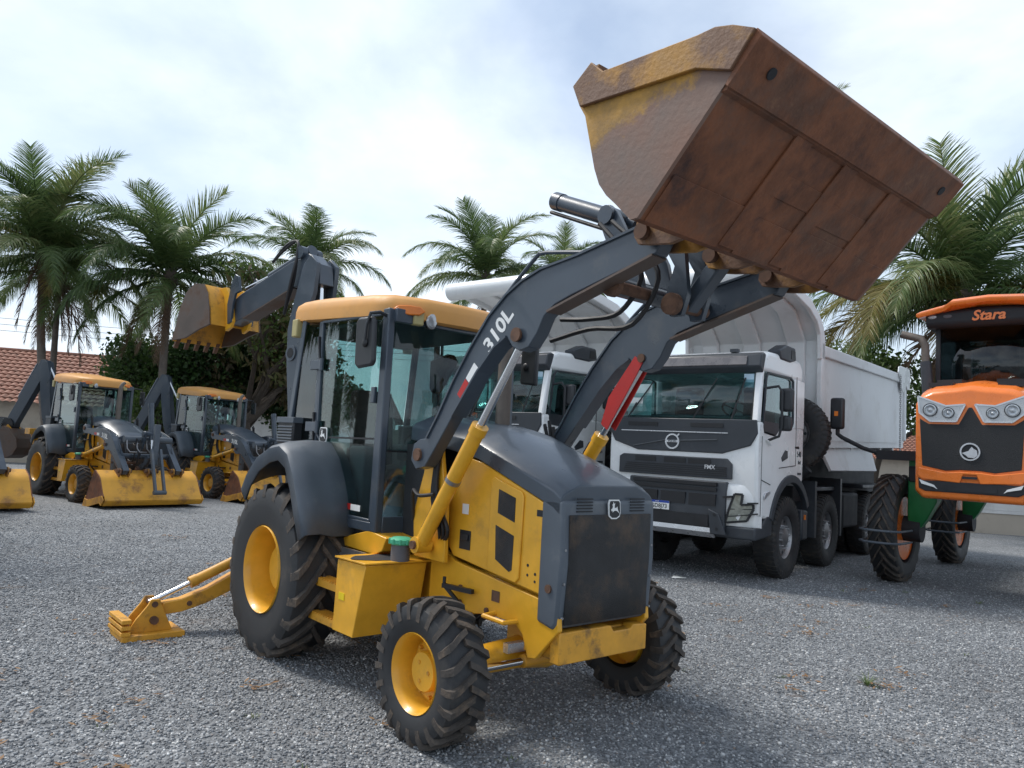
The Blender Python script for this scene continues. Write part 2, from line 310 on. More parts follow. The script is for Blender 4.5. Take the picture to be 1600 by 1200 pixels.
def wheel(parent, name, c, side, kind, spin=0.0, lab=None):
    """rim (with hub) as the part; tyre and tread as its sub-parts. side=-1 right, +1 left"""
    if kind not in _tm:
        if kind == 'hf': a = tyre_meshes(.43, .29, .225, 21, .030, .046, .26)
        elif kind == 'hr': a = tyre_meshes(.70, .46, .335, 20, .040, .070, .40, False)
        elif kind == 'tk': a = tyre_meshes(.64, .34, .33, 44, .014, .040, .05)
        elif kind == 'sp': a = tyre_meshes(.86, .40, .55, 24, .05, .060, .36, False)
        _tm[kind] = (a[0].mesh('tyre', M_RUBS), a[1].mesh('tread', M_MUD if kind != 'tk' else M_RUB))
    r = MB(); s = side
    if kind == 'hf':
        r.lathe([(.195, -.13), (.205, .09), (.222, .115), (.2324, .130), (.236, .120), (.228, .105)], (0, 0, 0), (0, s, 0), 40, caps=False)
        r.lathe([(.20, -.02), (.17, .0), (.12, -.01), (.118, .045), (.112, .060), (.0, .062)], (0, 0, 0), (0, s, 0), 32)
        rm = M_YEL
    elif kind == 'hr':
        r.lathe([(.30, -.22), (.30, .05), (.315, .09), (.318, .16), (.335, .205), (.3457, .22), (.350, .205), (.340, .185)], (0, 0, 0), (0, s, 0), 48, caps=False)
        r.lathe([(.305, -.03), (.27, -.01), (.19, -.015), (.185, .055), (.175, .065), (.0, .067)], (0, 0, 0), (0, s, 0), 36)
        rm = M_YEL
    elif kind == 'tk':
        r.lathe([(.30, -.16), (.295, .05), (.325, .12), (.345, .140), (.350, .125), (.335, .11)], (0, 0, 0), (0, s, 0), 40, caps=False)
        r.lathe([(.31, .03), (.27, .07), (.20, .075), (.17, .06), (.155, .06), (.15, .13), (.09, .15), (.0, .152)], (0, 0, 0), (0, s, 0), 36)
        rm = M_STEEL
    else:
        r.lathe([(.50, -.15), (.50, .04), (.53, .12), (.565, .15), (.57, .13), (.55, .11)], (0, 0, 0), (0, s, 0), 40, caps=False)
        r.lathe([(.51, .0), (.30, -.06), (.22, -.05), (.20, .04), (.0, .05)], (0, 0, 0), (0, s, 0), 32)
        r.lathe([(.50, -.14), (.44, -.10), (.26, -.11), (.0, -.11)], (0, 0, 0), (0, s, 0), 32)
        rm = M_ORANGE
    o = r.build(name, rm, parent); o.location = c; o.rotation_euler = (0, spin, 0)
    if lab: o['label'] = lab
    for nm, me in zip(('tyre', 'tread'), _tm[kind]):
        q = bpy.data.objects.new(nm, me); COL.objects.link(q); q.parent = o
    h = MB()
    if kind == 'hf':
        for k in range(3): a = 2.1 * k + .3; h.cyl((.062 * math.cos(a), s * .055, .062 * math.sin(a)), (.062 * math.cos(a), s * .066, .062 * math.sin(a)), .013, seg=10)
        for k in range(10): a = .628 * k; h.cyl((.155 * math.cos(a), s * -.01, .155 * math.sin(a)), (.155 * math.cos(a), s * .018, .155 * math.sin(a)), .012, seg=6)
        h.build('wheel_nuts', M_YELW, o)
    elif kind == 'hr':
        for k in range(10): a = .628 * k; h.cyl((.225 * math.cos(a), s * -.02, .225 * math.sin(a)), (.225 * math.cos(a), s * .022, .225 * math.sin(a)), .016, seg=6)
        h.cyl((.10, s * .06, -.24), (.12, s * .10, -.255), .012, seg=8)
        h.build('wheel_nuts', M_YELW, o)
    elif kind == 'tk':
        if 'nut' not in _tm: _tm['nut'] = MB().cyl((0, .05, 0), (0, .15, 0), .017, .012, 8).mesh('wheel_nut', M_SILVER); _tm['nut2'] = MB().cyl((0, -.05, 0), (0, -.15, 0), .017, .012, 8).mesh('wheel_nut', M_SILVER)
        for k in range(10):
            a = .628 * k; q = bpy.data.objects.new('wheel_nut', _tm['nut' if s > 0 else 'nut2']); COL.objects.link(q); q.parent = o; q.location = (.168 * math.cos(a), 0, .168 * math.sin(a))
        h2 = MB()
        for k in range(10): a = .628 * k + .31; h2.cyl((.245 * math.cos(a), s * .066, .245 * math.sin(a)), (.245 * math.cos(a), s * .074, .245 * math.sin(a)), .026, seg=12)
        h2.build('hand_hole', M_DARK, o)
    return o

# ------------------------------------------------------------------ backhoe loader
ARM_TOP = [(1.455, 1.765), (1.53, 1.80), (1.62, 1.81), (1.74, 1.97), (1.89, 2.20), (2.06, 2.42), (2.24, 2.62), (2.40, 2.74), (2.54, 2.81), (2.71, 2.862), (3.02, 2.90), (3.49, 2.985), (3.60, 3.005)]
ARM_BOT = [(3.63, 2.90), (3.58, 2.82), (3.38, 2.77), (2.97, 2.67), (2.84, 2.63), (2.755, 2.57), (2.70, 2.47), (2.63, 2.39), (2.55, 2.372), (2.48, 2.40), (2.42, 2.47), (2.31, 2.41), (2.15, 2.26), (1.90, 1.965), (1.71, 1.73), (1.61, 1.61), (1.50, 1.585), (1.43, 1.65)]
PIV = (1.525, 1.69); PIN = (3.555, 2.92)
def rot2(p, a, c): 
    x, z = p[0] - c[0], p[1] - c[1]; ca, sa = math.cos(a), math.sin(a); return (c[0] + x * ca - z * sa, c[1] + x * sa + z * ca)
DEER = [(-.8, -.05), (-.55, .05), (-.45, .35), (-.62, .55), (-.45, .62), (-.38, .9), (-.22, .62), (-.05, .75), (-.15, .45), (-.12, .12), (.3, .15), (.45, .3), (.5, .08), (.62, -.2), (.95, -.62), (.55, -.35), (.25, -.22), (-.2, -.25), (-.5, -.45), (-.42, -.25), (-.7, -.3)]
def deer_badge(parent, c, right, up, h):
    m = frame(c, right, up)
    sh = [(-.42, .5), (.36, .5), (.46, .38), (.52, -.2), (.46, -.42), (.2, -.56), (-.2, -.56), (-.44, -.4), (-.5, .3)]
    k = MB().prism([(a * h, b * h) for a, b in sh], 0, .008, 'z').xf(m); o = k.build('badge', M_WLET, parent)
    k = MB().prism([(a * h * .86, b * h * .86) for a, b in sh], .004, .011, 'z').xf(m); k.build('badge_field', M_BLACK, o)
    k = MB().prism([(a * h * .40, b * h * .42) for a, b in DEER], .008, .014, 'z').xf(m); k.build('badge_emblem', M_WLET, o)
def arc(c, r, a0, a1, n): return [(c[0] + r * math.cos(R(a0 + (a1 - a0) * k / (n - 1))), c[1] + r * math.sin(R(a0 + (a1 - a0) * k / (n - 1)))) for k in range(n)]

def loader_bucket(root, ang, pin, clean):
    """bucket hung on the pin; ang = rotation from the raised pose"""
    T = lambda p: rot2((p[0] - PIN[0] + pin[0], p[1] - PIN[1] + pin[1]), ang, pin)
    m_side, m_in, m_floor = (M_RUSTG, M_RUST, M_RUST) if not clean else (M_RUSTG, M_BUCKY, M_BUCKY)
    wrap = [(3.41, 3.62), (3.43, 3.50), (3.475, 3.43), (3.555, 3.14), (3.59, 3.055), (3.64, 2.99), (3.70, 2.935), (3.795, 2.842), (3.835, 2.842), (4.315, 3.364)]
    outer = [T(p) for p in wrap]; cx, cz = T((3.95, 3.3))
    def inset(p, d):
        v = Vector((cx - p[0], cz - p[1])); v.normalize(); return (p[0] + v.x * d, p[1] + v.y * d)
    b = MB()   # wrapper: thick sheet, outside and inside faces
    b.prism(outer + [inset(p, .025) for p in reversed(outer)], -1.085, 1.085)
    bk = b.build('bucket', m_floor, root, ang=40); bk['label'] = 'rust brown loader bucket with scuffed wear plates underneath' if not clean else 'yellow loader bucket tipped down to the gravel'
    e = [T(p) for p in [(4.28, 3.318), (4.295, 3.302), (4.445, 3.468), (4.425, 3.508), (4.405, 3.50)]]
    MB().prism(e, -1.115, 1.115).build('cutting_edge', M_RUST if not clean else M_BUCKY, bk, .004)
    k = MB()
    for y in (-.93, .93):
        p = Vector((*T((4.375, 3.405)),)); q = Vector((*T((4.37, 3.40)),)); d = Vector(T((4.40, 3.38))) - Vector(T((4.375, 3.405)))
        c0 = Vector((p.x, y, p.y)); dd = Vector((d.x, 0, d.y)).normalized(); MB().cyl(c0 - dd * .005, c0 + dd * .017, .026, seg=12).build('edge_bolt', M_DARK, bk)
    side = [T(p) for p in wrap[1:] + [(4.40, 3.49), (4.33, 3.54), (4.23, 3.565), (4.14, 3.565), (3.60, 3.60)]]
    strip = [T(p) for p in [(3.40, 3.60), (3.455, 3.478), (4.142, 3.43), (4.314, 3.362), (4.425, 3.50), (4.32, 3.555), (4.235, 3.58), (4.145, 3.578), (3.60, 3.61), (3.52, 3.685)]]
    for s in (-1, 1):
        MB().prism(side, s * 1.085, s * 1.108).build('side_plate', M_BSIDE if not clean else M_RUST, bk)
        MB().prism(strip, s * 1.1085, s * 1.132).build('side_cutter', M_RUSTY if not clean else M_BUCKY, bk, .004)
        tri = [T(p) for p in [(3.60, 2.985), (3.63, 2.955), (3.795, 2.843), (4.25, 3.294), (3.95, 3.28)]]
    rb = MB()   # spill lip on the back edge
    rb.prism([T(p) for p in [(3.395, 3.60), (3.425, 3.50), (3.45, 3.50), (3.53, 3.69), (3.50, 3.69)]], -1.084, 1.084); rb.build('spill_lip', M_RUSTY if not clean else M_BUCKY, bk)
    # wear plates under the floor
    fx = Vector((4.315 - 3.835, 3.364 - 2.842)); L = fx.length; fx.normalize(); nx = Vector((fx.y, -fx.x))
    def fp(t, d): q = Vector((3.835, 2.842)) + fx * t + nx * d; return T((q.x, q.y))
    plates = [(-.50, -.36, .02, L - .02, .012), (-.02, .12, .02, L - .02, .012), (.52, .66, .02, L - .02, .012), (-1.06, -.50, .0, .24, .007), (-.36, -.02, .0, .22, .007), (.12, .52, .0, .25, .007), (.66, 1.06, .0, .24, .007),
              (-.36, -.02, .34, .46, .005), (.12, .52, .30, .44, .005)]
    for y0, y1, t0, t1, d in plates:
        MB().prism([fp(t0, .001), fp(t1, .001), fp(t1, d), fp(t0, d)], y0, y1).build('wear_plate', M_RUST if not clean else M_BUCKY, bk, .002)
    MB().prism([fp(L - .09, .001), fp(L + .0, .001), fp(L, .02), fp(L - .07, .018)], -1.10, 1.10).build('edge_backing', M_RUST if not clean else M_BUCKY, bk)
    # hinge brackets
    for y in (-.60, 0., .60):
        for dy in ((-.10, .10) if y else (-.075, .075)):
            pl = [T(p) for p in [(3.50, 2.985), (3.487, 2.905), (3.515, 2.862), (3.58, 2.850), (3.72, 2.832), (3.80, 2.845), (3.70, 2.95), (3.60, 3.05)]]
            MB().prism(pl, y + dy - .014, y + dy + .014).build('hinge_bracket', M_RUSTY, bk, .003)
        k = MB(); c = T(PIN); k.cyl((c[0], y - .145, c[1]), (c[0], y + .145, c[1]), .030, seg=14)
        for dy in (-.135, .135): k.cyl((c[0], y + dy - .014, c[1]), (c[0], y + dy + .014, c[1]), .043, seg=16)
        k.build('hinge_pin', M_RUSTPIN, bk)
    return bk

def make_hoe(label, x, y, h, raised=True, folded=False):
    root = empty('backhoe_loader', (x, y, 0), h); tag(root, label, 'backhoe', 'backhoe loaders parked in the gravel yard')
    # wheels
    wheel(root, 'front_wheel', (2.22, -.925, .4114), -1, 'hf', .2); wheel(root, 'front_wheel', (2.22, .925, .4114), 1, 'hf', .5)
    wheel(root, 'rear_wheel', (0, -.862, .6789), -1, 'hr', .1); wheel(root, 'rear_wheel', (0, .862, .6789), 1, 'hr', .3)
    # chassis
    k = MB(); k.box(-1.25, 1.55, -.36, .36, .52, .98); k.box(1.5, 2.62, -.36, .36, .70, .93); k.box(-.25, .25, -.62, .62, .50, .86)
    k.build('chassis', M_YEL, root, .015)
    for s in (-1, 1):
        pl = [(1.45, 1.06), (1.66, 1.0), (1.74, .965), (2.77, .845), (2.785, .70), (2.60, .50), (2.53, .49), (2.47, .62), (2.40, .67), (2.13, .675), (1.98, .65), (1.80, .66), (1.76, .60), (1.45, .60)]
        f = MB().prism(pl, s * .385, s * .425).build('frame_plate', M_YEL, root, .006)
        q = MB()
        for bx, bz in ((1.83, .80), (1.83, .70), (2.12, .70)): q.cyl((bx, s * .424, bz), (bx, s * .440, bz), .019, seg=6)
        q.build('bolt', M_RUSTPIN, f)
        k = MB(); k.tube([(2.20, s * .40, .70), (2.20, s * .52, .69), (2.40, s * .52, .685), (2.42, s * .40, .69)], .016, 8); k.build('tie_down', M_YEL, f)
        MB().box(2.16, 2.24, s * .4255, s * .428, .77, .84).build('warning_sticker', M_RUSTPIN, f)
        # loader tower
        tw = [(1.34, .95), (1.72, .95), (1.70, 1.35), (1.63, 1.62), (1.60, 1.76), (1.45, 1.76), (1.40, 1.55), (1.30, 1.25)]
        MB().prism(tw, s * .47, s * .505).build('loader_tower', M_YEL, root, .006)
    k = MB().prism([(-.405, .50), (.405, .50), (.405, .665), (.27, .675), (.245, .650), (.08, .650), (.05, .69), (-.405, .69)], 2.70, 2.785, 'x'); k.build('front_bumper', M_YELW, root, .008)
    MB().box(2.44, 2.70, -.38, .38, .51, .66).build('nose_block', M_YELW, root, .01)
    # front axle
    k = MB(); k.tube([(2.22, -.80, .42), (2.22, -.62, .42), (2.22, -.25, .43), (2.22, 0, .45), (2.22, .25, .43), (2.22, .62, .42), (2.22, .80, .42)], [.11, .085, .10, .15, .10, .085, .11], 16)
    k.box(2.10, 2.34, -.22, .22, .48, .71); ax = k.build('front_axle', M_YEL, root)
    for s in (-1, 1): MB().cyl((2.40, s * .72, .43), (2.40, s * .30, .43), .022, seg=12).build('steering_rod', M_CHROME, ax); MB().sphere((2.40, s * .72, .43), .035).build('ball_joint', M_RUSTPIN, ax)
    k = MB(); k.cyl((2.40, -.34, .43), (2.40, .34, .43), .042, seg=16); k.build('steering_cylinder', M_YELW, ax)
    MB().box(2.295, 2.342, -.42, -.27, .47, .53).build('axle_plate', M_SILVER, ax)
    k = MB(); k.tube([(0, -.66, .68), (0, .66, .68)], .13, 18); k.build('rear_axle', M_YEL, root)
    # hood and grille
    S = lambda xx: 1.80 - (xx - 1.90) * .345 if xx > 1.9 else 1.80 + (1.9 - xx) * .12
    rows = []
    for xx in (1.10, 1.36, 1.55, 1.75, 1.95, 2.15, 2.35, 2.55, 2.70, 2.765):
        zs = S(xx); zc = zs + .115 - max(0, xx - 2.5) * .12; dn = .0 if xx < 2.75 else -.02
        rows.append([(xx, -.436, zs - .10 + dn), (xx, -.436, zs + dn), (xx, -.405, zs + .028 + dn), (xx, -.27, zs + .085 + dn), (xx, -.14, zc + dn), (xx, .14, zc + dn), (xx, .27, zs + .085 + dn), (xx, .405, zs + .028 + dn), (xx, .436, zs + dn), (xx, .436, zs - .10 + dn)])
    hd = MB().loft(rows, True).build('hood', M_GREY, root, .006)
    for s in (-1, 1):
        top = lambda xx: S(xx) - .105
        pn = [(1.66, 1.06), (1.72, 1.0), (2.735, .875), (2.755, .90), (2.752, top(2.75)), (2.4, top(2.4)), (2.0, top(2.0)), (1.72, top(1.72)), (1.63, 1.48)]
        p = MB().prism(pn, s * .40, s * .432).build('side_panel', M_YEL, root, .008)
        fr = [(2.11, 1.555), (2.14, 1.575), (2.42, 1.50), (2.44, 1.47), (2.43, .955), (2.40, .925), (2.14, .955), (2.115, .985)]
        MB().prism(fr, s * .432, s * .446).build('vent_surround', M_YEL, p, .006)
        MB().prism([(2.20, 1.50), (2.37, 1.455), (2.37, 1.30), (2.20, 1.345)], s * .446, s * .449).build('vent_mesh', M_GRILLE, p)
        MB().prism([(2.185, 1.265), (2.37, 1.215), (2.365, 1.0), (2.34, .985), (2.20, 1.045)], s * .446, s * .449).build('vent_mesh', M_GRILLE, p)
        MB().box(1.80, 1.87, s * .432, s * .434, 1.30, 1.37).build('sticker', M_WLET, p); MB().box(2.56, 2.66, s * .432, s * .434, 1.36, 1.40).build('sticker', M_DARK, p)
        MB().box(1.79, 1.91, s * .432, s * .436, 1.06, 1.19).build('latch_recess', M_BLACK, p)
        k = MB(); k.box(1.81, 1.89, s * .436, s * .448, 1.12, 1.165); k.build('latch', M_BLACK, p, .004)
        k = MB()
        for q in range(3): k.cyl((2.50 + q * .07, s * .43, 1.05 - q * .045), (2.50 + q * .07, s * .434, 1.05 - q * .045), .010, seg=8); k.cyl((2.50 + q * .07, s * .43, .99 - q * .03), (2.50 + q * .07, s * .434, .99 - q * .03), .009, seg=8)
        k.build('drain_hole', M_DARK, p); MB().cyl((2.70, s * .43, .94), (2.70, s * .447, .94), .026, seg=12).build('latch_knob', M_RUSTPIN, p)
    # grille housing: slate frame with mesh field
    g = MB(); zt = S(2.765) - .03
    g.prism([(2.60, .73), (2.745, .70), (2.775, .74), (2.80, 1.10), (2.785, zt), (2.70, zt + .01), (2.60, zt)], -.436, .436); gh = g.build('grille_housing', M_GREYL, root, .02, 3)
    rows = [[(2.786 + .018 * math.cos(yy * 2.4) - (.0 if zz > 1.0 else .012), yy, zz) for yy in np.linspace(-.38, .38, 9)] for zz in (.735, .9, 1.1, 1.25, 1.388)]
    MB().sheet(rows).build('grille_mesh', M_GRILLE, gh, solid=.012)
    for s in (-1, 1):
        for q in range(5):
            MB().box(2.788, 2.7945, s * .25 - .07, s * .25 + .07, 1.405 + q * .019, 1.413 + q * .019).build('louvre_slot', M_DARK, gh)
    deer_badge(gh, (2.806, 0, 1.425), (0, 1, 0), (0, 0, 1), .115)
    k = MB()
    for s in (-1, 1):
        for zz in (.78, .98, 1.18): MB().cyl((2.79, s * .405, zz), (2.80, s * .405, zz), .008, seg=8).build('screw', M_STEEL, gh)
    # box by the right step, steps, filler
    for s in (-1, 1):
        bx = MB(); bx.add([(1.02, s * .95, .40), (1.335, s * .965, .41), (1.335, s * .44, .41), (1.02, s * .44, .40), (1.03, s * .95, .905), (1.425, s * .95, .912), (1.425, s * .44, .912), (1.03, s * .44, .905)],
                          [(0, 1, 2, 3), (7, 6, 5, 4), (0, 4, 5, 1), (1, 5, 6, 2), (2, 6, 7, 3), (3, 7, 4, 0)])
        tb = bx.build('tool_box' if s < 0 else 'battery_box', M_YEL, root, .006)
        MB().add([(1.01, s * .965, .913), (1.44, s * .965, .918), (1.46, s * .40, .918), (1.01, s * .40, .913), (1.01, s * .965, .926), (1.44, s * .965, .931), (1.46, s * .40, .931), (1.01, s * .40, .926)],
                 [(0, 1, 2, 3), (7, 6, 5, 4), (0, 4, 5, 1), (1, 5, 6, 2), (2, 6, 7, 3), (3, 7, 4, 0)]).build('lid', M_YEL, tb, .003)
        rnd = random.Random(5); pts = [(1.24 + (.125 + .03 * rnd.random()) * math.cos(a), s * .72 + (.20 + .04 * rnd.random()) * math.sin(a)) for a in np.linspace(0, 2 * math.pi, 26)[:-1]]
        MB().prism(pts, .931, .9335, 'z').build('worn_grip_pad', M_DARK, tb)
        MB().box(1.085, 1.165, s * .9505, s * .954, .63, .68).build('sticker', mat('bright_yellow_sticker', (.75, .55, .01), .4), tb)
        sp = MB().prism([(s * .93, .44), (s * .93, .90), (s * .89, .955), (s * .70, .975), (s * .66, .93), (s * .66, .47), (s * .70, .43)], .50, .52, 'x').build('step_plate', M_YEL, root, .004)
        for zz, yy in ((.70, .89), (.445, .90)):
            k = MB(); k.box(.52, 1.02, s * (yy - .09), s * (yy + .03), zz - .045, zz + .005)
            for q in range(12): k.box(.535 + q * .04, .555 + q * .04, s * (yy - .085), s * (yy + .03), zz + .005, zz + .016)
            k.build('step', M_YELW, sp)
        MB().box(.60, 1.01, s * .70, s * .72, .46, .93).build('grey_guard', M_STEEL, sp)
        k = MB(); k.prism([(.50, .93), (1.04, .92), (1.15, .96), (1.20, 1.06), (.95, 1.09), (.58, 1.0)], s * .40, s * .66); k.build('side_shelf', M_YEL, root, .006)
    k = MB(); k.cyl((1.40, -.66, .93), (1.40, -.66, 1.05), .068, seg=20); fc = k.build('filler_neck', M_INT, root)
    k = MB(); k.lathe([(.075, 0), (.085, .01), (.085, .035), (.06, .05), (0, .052)], (1.40, -.66, 1.045), (0, 0, 1), 22)
    for q in range(10): a = .628 * q; k.cyl((1.40 + .083 * math.cos(a), -.66 + .083 * math.sin(a), 1.05), (1.40 + .083 * math.cos(a), -.66 + .083 * math.sin(a), 1.085), .010, seg=6)
    k.build('filler_cap', M_CAPG, fc)
    k = MB(); k.bar((1.72, -.50, .80), (2.0, -.46, .80), .03, .03); k.bar((1.74, -.50, .80), (1.86, -.45, .69), .022, .022); k.cyl((1.73, -.50, .79), (1.73, -.50, .86), .012, seg=8); k.build('latch_bracket', M_BLACK, root)
    # fenders
    fo = [(-.52, 1.30), (-.43, 1.43), (-.24, 1.585), (.0, 1.675), (.2, 1.70), (.36, 1.64), (.50, 1.47), (.62, 1.27), (.76, 1.045)]
    fi = [(-.50, 1.42), (-.38, 1.55), (-.14, 1.70), (.06, 1.735), (.20, 1.725), (.36, 1.60), (.46, 1.46), (.545, 1.30), (.64, 1.01)]
    for s in (-1, 1):
        rows = []
        for (a, b), (c, d) in zip(fo, fi):
            th = math.atan2(b - .68, a)
            rows.append([(a - .13 * math.cos(th), s * 1.075, b - .13 * math.sin(th)), (a - .02 * math.cos(th), s * 1.085, b - .02 * math.sin(th)), (a, s * 1.06, b), ((a + c) / 2, s * .93, (b + d) / 2 + .012), (c, s * .795, d), (c, s * .56, d)])
        MB().sheet(rows).build('fender', M_GREYL, root, solid=.02, ang=50)
    # ---- cab
    before = set(bpy.data.objects)
    ZT = 2.76
    A0, A1 = (1.245, 1.13), (1.225, ZT)          # front pillar bottom/top (x,z)
    for s in (-1, 1):
        k = MB(); k.bar((1.22, s * .765, 1.08), (1.195, s * .755, ZT), .075, .085, (1, 0, 0)); k.build('front_pillar', M_GREY, root, .01)
        k = MB(); k.bar((.20, s * .775, 1.60), (.135, s * .755, ZT), .045, .06, (1, 0, 0)); k.build('middle_pillar', M_GREY, root, .008)
        k = MB(); k.bar((-.36, s * .775, 1.55), (-.20, s * .745, ZT + .04), .05, .07, (1, 0, 0)); k.build('rear_pillar', M_GREY, root, .008)
        k = MB(); k.box(.55, 1.22, s * .74, s * .80, 1.075, 1.15); k.build('sill', M_GREY, root, .008)
        # door with lower glass
        dr = [(.60, 1.20), (.66, 1.165), (1.165, 1.16), (1.175, 2.72), (.19, 2.745), (.235, 1.80), (.40, 1.66), (.52, 1.40)]
        MB().prism(dr, s * .772, s * .778).build('door_glass', M_GLASS, root)
        k = MB()
        for (a, b) in zip(dr, dr[1:] + dr[:1]): k.bar((a[0], s * .782, a[1]), (b[0], s * .782, b[1]), .022, .030, (0, 1, 0))
        d = k.build('door_frame', M_GREY, root, .004)
        MB().bar((.25, s * .785, 1.775), (1.16, s * .785, 1.785), .014, .016, (0, 1, 0)).build('door_rail', M_BLACK, d)
        for zz in (2.38, 1.86):
            MB().box(.06, .26, s * .79, s * .825, zz - .04, zz + .04).build('door_hinge', M_GREY, d, .004); MB().cyl((.25, s * .81, zz - .05), (.25, s * .81, zz + .05), .022, seg=10).build('hinge_barrel', M_GREY, d)
        MB().bar((.155, s * .80, 2.62), (.215, s * .80, 2.40), .02, .03, (0, 1, 0)).build('grab_rail', M_BLACK, d); MB().bar((.17, s * .80, 1.98), (.20, s * .80, 1.70), .02, .03, (0, 1, 0)).build('grab_rail', M_BLACK, d)
        k = MB(); k.box(1.09, 1.14, s * .785, s * .82, 2.05, 2.17); k.build('door_handle', M_GREY, d, .006)
        MB().box(.74, .87, s * .783, s * .7875, 1.215, 1.262).build('reflector_red', M_RED, d); MB().box(.872, 1.01, s * .783, s * .7875, 1.213, 1.26).build('reflector_white', M_WLET, d)
        if s < 0: deer_badge(d, (.365, -.797, 1.795), (1, 0, 0), (0, 0, 1), .125)
        MB().prism([(-.30, 1.72), (.165, 1.76), (.115, 2.73), (-.17, 2.76)], s * .757, s * .763).build('quarter_glass', M_GLASSD, root)
        k = MB(); k.box(-.42, -.10, s * .74, s * .86, 1.70, 1.93); lv = k.build('air_intake', M_BLACK, root, .012)
        k = MB()
        for q in range(6): k.box(-.405, -.115, s * .86, s * .872, 1.715 + q * .026, 1.728 + q * .026)
        k.box(-.43, -.09, s * .74, s * .875, 1.885, 1.935); k.build('louvre', M_GREYL, lv, .003)
        # mirror
        k = MB(); k.tube([(1.20, s * .78, 2.70), (1.20, s * .86, 2.72), (1.16, s * (.93 if s < 0 else 1.10), 2.71), (1.13, s * (.945 if s < 0 else 1.13), 2.62), (1.12, s * (.945 if s < 0 else 1.13), 2.50)], .014, 8); mr_ = k.build('mirror_arm', M_MIRR, root)
        k = MB(); k.prism([(.955, 2.335), (1.005, 2.305), (1.20, 2.315), (1.225, 2.35), (1.205, 2.66), (1.17, 2.685), (.975, 2.695), (.94, 2.66)], s * .875, s * .925) if s < 0 else k.prism([(1.04, 2.34), (1.24, 2.32), (1.24, 2.66), (1.04, 2.67)], s * 1.10, s * 1.16); k.build('mirror', M_MIRR, mr_, .02, 3)
        k = MB(); k.sphere((1.11, s * (.935 if s < 0 else 1.10), 2.49), .035, sq=(1, .6, 1)); k.build('mirror_mount', M_BLACK, mr_)
        # lamps
        k = MB(); k.cyl((1.24, s * .36, 2.71), (1.30, s * .36, 2.705), .062, .070, 18); lp = k.build('work_lamp', M_BLACK, root); MB().lathe([(.064, 0), (.05, .015), (0, .022)], (1.30, s * .36, 2.705), (1, 0, 0), 18).build('lamp_lens', M_LENSW, lp)
        k = MB(); k.box(1.235, 1.30, s * .50 - .055, s * .50 + .055, 2.655, 2.775); k.build('lamp_cover', mat('yellowed_lamp_cover', (.42, .36, .16), .5, var=.1), root, .012)
        k = MB(); k.prism([(-.15, -.005), (-.10, -.032), (.0, -.04), (.10, -.036), (.15, -.005), (.10, .028), (.0, .034), (-.10, .026)], -.06, .028, 'z'); k.xf(frame((1.262, s * .60, 2.762), (-s * .36, .93, 0), (0, 0, 1))); k.build('indicator', M_LENSO, root, .008)
        k = MB(); k.box(-.40, -.30, s * .70, s * .80, 2.66, 2.82); k.build('rear_lamp', mat('yellowed_lamp_cover', (.42, .36, .16)), root, .01)
    # windscreen, dash, rear window, floor
    MB().add([(1.255, -.73, 1.20), (1.255, .73, 1.20), (1.225, .72, ZT), (1.225, -.72, ZT)], [(0, 1, 2, 3)]).build('windscreen', M_GLASS, root, solid=.006)
    MB().add([(-.38, -.73, 1.60), (-.38, .73, 1.60), (-.22, .71, ZT), (-.22, -.71, ZT)], [(0, 1, 2, 3)]).build('rear_window', M_GLASS, root, solid=.006)
    k = MB(); k.box(-.40, 1.24, -.74, .74, 1.04, 1.08); k.box(-.38, -.28, -.74, .74, 1.08, 1.60); k.build('cab_floor', M_DARK, root)
    MB().box(1.225, 1.275, -.735, .735, 2.66, 2.76).build('windscreen_header', M_GREY, root, .005); MB().box(1.23, 1.27, -.735, .735, 1.07, 1.20).build('windscreen_sill', M_GREY, root, .005)
    k = MB(); k.box(1.255, 1.262, -.73, .73, 1.69, 1.705); k.build('windscreen_strip', M_BLACK, root)
    k = MB(); k.bar((1.262, .05, 1.75), (1.26, .38, 2.28), .018, .012, (1, 0, 0)); k.build('wiper', M_BLACK, root)
    # roof
    def ring(dx, dy, z): 
        o = [(-.50, -.60), (-.44, -.74), (-.10, -.80), (.60, -.80), (.98, -.80), (1.19, -.72), (1.31, -.40), (1.345, 0), (1.31, .40), (1.19, .72), (.98, .80), (.60, .80), (-.10, .80), (-.44, .74), (-.50, .60)]
        return [(a * (1 - dx) + .4 * dx, b * (1 - dy), z + (.10 - .085 * (a + .5) * .75)) for a, b in o]
    rf = MB().loft([ring(.03, .05, 2.70), ring(0, .0, 2.715), ring(0, 0, 2.80), ring(.015, .02, 2.855), ring(.08, .09, 2.895), ring(.25, .27, 2.925), ring(.6, .6, 2.94)]).build('roof', M_ROOF, root, ang=50)
    k = MB(); k.box(-.36, 1.16, -.70, .70, 2.69, 2.72); k.build('headliner', M_INT, rf)
    # interior
    st = MB(); st.box(.10, .62, -.27, .27, 1.42, 1.56); st.build('seat', M_SEAT, root, .05, 3)
    k = MB(); k.prism([(.02, 1.50), (.16, 1.50), (.10, 2.10), (.06, 2.22), (-.05, 2.22), (-.06, 2.1)], -.25, .25); k.box(.2, .5, -.2, .2, 1.08, 1.42); k.build('seat_back', M_SEAT, root, .05, 3)
    k = MB(); k.box(.12, .5, -.36, -.29, 1.60, 1.70); k.box(.12, .5, .29, .36, 1.60, 1.70); k.build('armrest', M_SEAT, root, .02)
    k = MB(); k.tube([(1.10, 0, 1.08), (1.02, 0, 1.55), (.92, 0, 1.80)], [.07, .05, .03], 10); k.prism([(1.02, 1.55), (1.20, 1.60), (1.20, 1.78), (1.06, 1.76)], -.25, .25); k.build('dashboard', M_INT, root, .02)
    cW = Vector((.90, 0, 1.83)); nW = Vector((-.42, 0, .9)).normalized(); uW = nW.orthogonal().normalized(); wW = nW.cross(uW)
